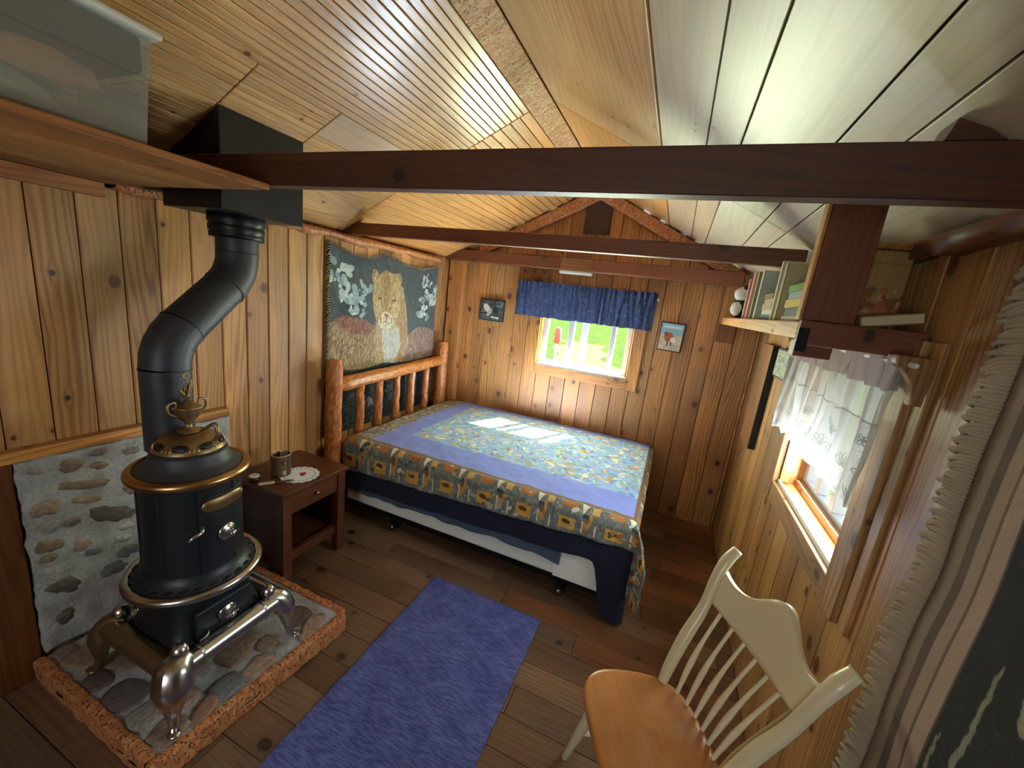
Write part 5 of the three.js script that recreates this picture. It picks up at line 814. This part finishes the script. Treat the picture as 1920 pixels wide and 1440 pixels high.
// big fringed hanging on the near side wall
{
  const W = 1024, H = 1024, r = rng(960);
  const tx = canvasTex(W, H, (c) => {         // u: from the far edge toward the camera (1.5 m), v: height 1.4 m
    c.fillStyle = '#262623'; c.fillRect(0, 0, W, H);
    for (let i = 0; i < 5000; i++) { c.fillStyle = pick(['#1f1f1d', '#2f2e2a', '#2a2926', '#34322d'], r); c.fillRect(r() * W, r() * H, 3 + r() * 8, 2 + r() * 3); }
    const X = (m) => m / 1.5 * W, Y = (y) => (1.75 - y) / 1.4 * H;
    const blade = (u, y, du, dy, wd, col) => { for (let i = 0; i < 26; i++) { const t = i / 25; c.fillStyle = col; c.globalAlpha = 0.8; c.beginPath(); c.ellipse(X(u + du * t) + (r() - 0.5) * 5, Y(y + dy * t) + (r() - 0.5) * 5, wd * (1 - 0.7 * t), wd * 1.4, 0, 0, 7); c.fill(); } c.globalAlpha = 1; };
    blade(0.19, 0.86, 0.0, 0.26, 6, '#8d8a72'); blade(0.155, 0.78, -0.01, 0.16, 5, '#84806c'); blade(0.25, 1.08, -0.05, 0.22, 6, '#9a9472'); blade(0.16, 0.72, -0.03, 0.1, 4, '#7a7868'); blade(0.3, 1.25, 0.1, 0.12, 5, '#6d7466');
    for (let i = 0; i < 260; i++) { const t = r(); c.fillStyle = pick(['#8c7664', '#a08a76', '#6f5c4e', '#b09a86'], r); c.beginPath(); c.ellipse(X(0.2 + 0.3 * t + (r() - 0.5) * 0.1 * (1 - t)), Y(0.8 + 0.22 * t + (r() - 0.5) * 0.12 * (1 - t * 0.6)), 4 + r() * 9, 4 + r() * 7, 0, 0, 7); c.fill(); }
    for (let i = 0; i < 30; i++) blade(0.35 + r() * 1.0, 0.5 + r() * 1.0, (r() - 0.5) * 0.1, 0.1 + 0.15 * r(), 3 + r() * 3, pick(['#7d7a66', '#8d8a72', '#6c5f52'], r));
    const band = (a, b, col) => { const q = [X(a), X(b)]; c.fillStyle = col; c.fillRect(q[0], 0, q[1] - q[0], H); c.fillRect(0, a / 1.4 * H, W, (b - a) / 1.4 * H); c.fillRect(0, H - b / 1.4 * H, W, (b - a) / 1.4 * H); };
    band(0, 0.045, '#86725e'); band(0.045, 0.065, '#5e4e40'); band(0.065, 0.092, '#9a8370'); band(0.092, 0.098, '#6a5a4c'); band(0.098, 0.13, '#a58c7a'); band(0.13, 0.134, '#5a4c42');
    for (let i = 0; i < 5000; i++) { c.fillStyle = `rgba(${r() < 0.5 ? '255,245,230' : '0,0,0'},.06)`; c.fillRect(r() * W, r() * H, 2, 5); }
  });
  const t = thing('fringed_blanket', 'dark woven blanket with a fringed edge hung on the wall beside the chair', 'wall hanging');
  const n = createNoise2D(rng(961));
  const P = (u, v) => [0.533 + 0.004 * n(u * 6, v * 4) - 0.002 * Math.sin(v * 18) * Math.exp(-u * 8), 0.35 + 1.4 * v, -0.935 + 1.5 * u + 0.004 * n(v * 5, 2) * Math.exp(-u * 10)];
  obj('cloth', sheet((u, v) => P(1 - u, v), 90, 70, -0.006), std({ map: (() => { tx.wrapS = THREE.RepeatWrapping; tx.repeat.x = -1; tx.offset.x = 1; return tx; })(), roughness: 1, bumpMap: rep(T.weave, 24, 24), bumpScale: 0.001, side: THREE.DoubleSide }), t);
  const fr = []; for (let i = 0; i < 210; i++) { const v = i / 209, [x, y, z] = P(0, v), l = 0.035 + 0.02 * r(), d = 0.02 * (r() - 0.3); fr.push(sweep([V(x - 0.002, y, z + 0.01), V(x - 0.01, y - 0.004 + d * 0.3, z - l * 0.4), V(x - 0.008 - 0.012 * r(), y - 0.012 + d, z - l * 0.8), V(x - 0.002, y - 0.022 + d, z - l)], [0.005, 0.0055, 0.005, 0.002], 6, true, 2)); }
  const f = obj('fringe', fr, std({ color: 0x9a8a74, roughness: 1 }), t); f.userData.kind = 'stuff';
  rebase(t, 0.533, 0.35, -0.2);
}
// ---------------------------------------------------------------- rug and chair
{
  const n = createNoise2D(rng(1001)), r = rng(1002);
  const tx = dataTex(512, 1024, (x, y) => { const a = n(x / 60, y / 5), b = n(x / 8, y / 2.2), c = n(x / 3, y / 2), d = n(x / 160, y / 60); const k = 0.5 + 0.26 * a + 0.2 * b + 0.22 * c + 0.12 * d; const q = mix([50, 56, 116], [128, 138, 200], Math.max(0, Math.min(1, k))); return c > 0.83 && b > 0.4 ? [170, 176, 214] : q; });
  tx.repeat.set(1 / 0.62, 1 / 2.0);
  const rug = thing('runner_rug', 'blue woven cotton runner rug in front of the bed', 'rug', [-0.655, 0, -0.7]);
  const g = sheet((u, v) => [-0.31 + 0.62 * u + 0.003 * n(v * 30, u > 0.5 ? 1 : 2) * (u === 0 || u === 1 ? 1 : 0), 0.0065 + 0.0012 * n(u * 20, v * 60) + 0.0016 * Math.sin(v * 3), 1.0 - 2.0 * v], 40, 160, 0.006);
  const uv = g.attributes.uv; for (let i = 0; i < uv.count; i++) uv.setXY(i, uv.getX(i) * 0.62, uv.getY(i) * 2.0);
  obj('weave', g, std({ map: tx, roughness: 0.95, bumpMap: rep(T.weave, 12, 16), bumpScale: 0.0015 }), rug);
  const fr = []; for (let i = 0; i < 60; i++) { const x = -0.308 + 0.616 * i / 59; fr.push(sweep([V(x, 0.005, -0.996), V(x + 0.004 * (r() - 0.5), 0.003, -1.008 - 0.006 * r())], 0.0022, 5)); }
  const f = obj('fringe', fr, std({ color: 0x777fae, roughness: 1 }), rug); f.userData.kind = 'stuff';
}
{
  const c = thing('windsor_chair', 'cream painted spindle-back chair with a honey-coloured wooden seat', 'chair', [0.238, 0, -1.058], Math.atan2(-0.9, 0.44));
  // saddle seat
  const n = 72, rows = 18;
  const outline = (a) => { const cs = Math.cos(a), sn = Math.sin(a), e = 0.62; const x = Math.sign(cs) * Math.pow(Math.abs(cs), e), z = Math.sign(sn) * Math.pow(Math.abs(sn), e); const zz = z > 0 ? 0.115 + z * 0.16 : 0.115 + z * 0.17, w = 0.183 + 0.008 * z - 0.012 * Math.max(0, -z); return [x * w, zz]; };
  const seatTop = (x, z) => 0.45 - 0.012 * Math.exp(-Math.pow((Math.abs(x) - 0.075) / 0.06, 2) - Math.pow((z - 0.1) / 0.09, 2)) + 0.004 * Math.exp(-Math.pow(x / 0.03, 2) - Math.pow((z - 0.22) / 0.08, 2));
  const pos = [], idx = [], W = n + 1;
  const prof = [[0, 0.0], [0.3, 0], [0.55, 0], [0.75, 0], [0.88, 0], [0.95, -0.0012], [0.985, -0.005], [1.0, -0.013], [0.99, -0.022], [0.94, -0.03], [0.6, -0.032], [0, -0.032]];
  prof.forEach(([k, dy]) => { for (let i = 0; i <= n; i++) { const [x, z] = outline(i / n * Math.PI * 2), px = x * k, pz = 0.115 + (z - 0.115) * k; pos.push(px, (dy > -0.02 ? seatTop(px, pz) : 0.45) + dy, pz); } });
  for (let j = 0; j < prof.length - 1; j++) for (let i = 0; i < n; i++) { const a = j * W + i, b = a + W; idx.push(a, a + 1, b, b, a + 1, b + 1); }
  const g = new THREE.BufferGeometry(); g.setAttribute('position', new THREE.Float32BufferAttribute(pos, 3)); g.setIndex(idx); g.computeVertexNormals();
  const uv = []; for (let i = 0; i < pos.length; i += 3) uv.push(pos[i + 2] + 0.3, pos[i] + 1.12); g.setAttribute('uv', new THREE.Float32BufferAttribute(uv, 2));
  obj('seat', g, M.seat, c);
  const bow = (x) => -0.045 * (1 - Math.pow(x / 0.15, 2));
  // posts
  for (const s of [-1, 1]) obj('back_post', sweep([V(s * 0.147, 0.43, 0.004), V(s * 0.152, 0.5, -0.012), V(s * 0.166, 0.6, -0.05), V(s * 0.182, 0.7, -0.098), V(s * 0.196, 0.79, -0.124), V(s * 0.203, 0.85, -0.15), V(s * 0.206, 0.885, -0.178)], [0.015, 0.019, 0.021, 0.018, 0.018, 0.02, 0.017], 16, true, 6, 0.8), M.cream, c);
  // crest rail
  const yT = (u) => 0.792 + 0.078 * Math.exp(-Math.pow((u - 0.5) / 0.2, 2)) + 0.03 * Math.pow(Math.abs(2 * u - 1), 4);
  const yB = (u) => 0.722 - 0.012 * (1 - Math.pow(2 * u - 1, 2));
  const crest = sheet((u, v) => { const x = (u - 0.5) * 0.38, y = yB(u) + (yT(u) - yB(u)) * v; return [x, y, -0.118 - 0.028 * (1 - Math.pow(2 * u - 1, 2)) - (y - 0.76) * 0.35]; }, 60, 10, 0.02);
  obj('crest_rail', crest, M.cream, c);
  for (let k = 0; k < 7; k++) { const t = (k - 3) / 3, xb = t * 0.105, xt = t * 0.15, ut = xt / 0.396 + 0.5; const a = V(xb, 0.435, bow(xb)), b = V(xt, yB(ut) + 0.012, -0.118 - 0.028 * (1 - Math.pow(2 * ut - 1, 2)) + 0.02 - 0.034); const pts = [], rr = []; for (let i = 0; i <= 8; i++) { const q = i / 8; pts.push(a.clone().lerp(b, q).add(V(0, 0, 0.012 * Math.sin(q * Math.PI)))); rr.push(0.0055 + 0.0035 * Math.exp(-Math.pow((q - 0.35) / 0.2, 2))); } obj('spindle', sweep(pts, rr, 10), M.cream, c); }
  const leg = (ax, az, bx_, bz) => obj('leg', sweep([V(ax, 0.425, az), V(ax * 0.7 + bx_ * 0.3, 0.3, az * 0.7 + bz * 0.3), V(ax * 0.4 + bx_ * 0.6, 0.17, az * 0.4 + bz * 0.6), V(bx_, 0.0, bz)], [0.014, 0.018, 0.017, 0.011], 12, true, 4), M.cream, c);
  leg(-0.125, 0.19, -0.232, 0.235); leg(0.125, 0.19, 0.205, 0.24); leg(-0.105, 0.03, -0.17, -0.1); leg(0.105, 0.03, 0.17, -0.1);
  for (const s of [-1, 1]) obj('stretcher', sweep([V(s * 0.175, 0.19, 0.212), V(s * 0.14, 0.19, -0.04)], [0.009, 0.009], 10), M.cream, c);
  obj('stretcher', sweep([V(-0.158, 0.19, 0.09), V(0.158, 0.19, 0.09)], 0.009, 10), M.cream, c);
}
scene.traverse((o) => { if (o.isMesh) { o.castShadow = true; o.receiveShadow = true; } });
renderer.render(scene, camera);
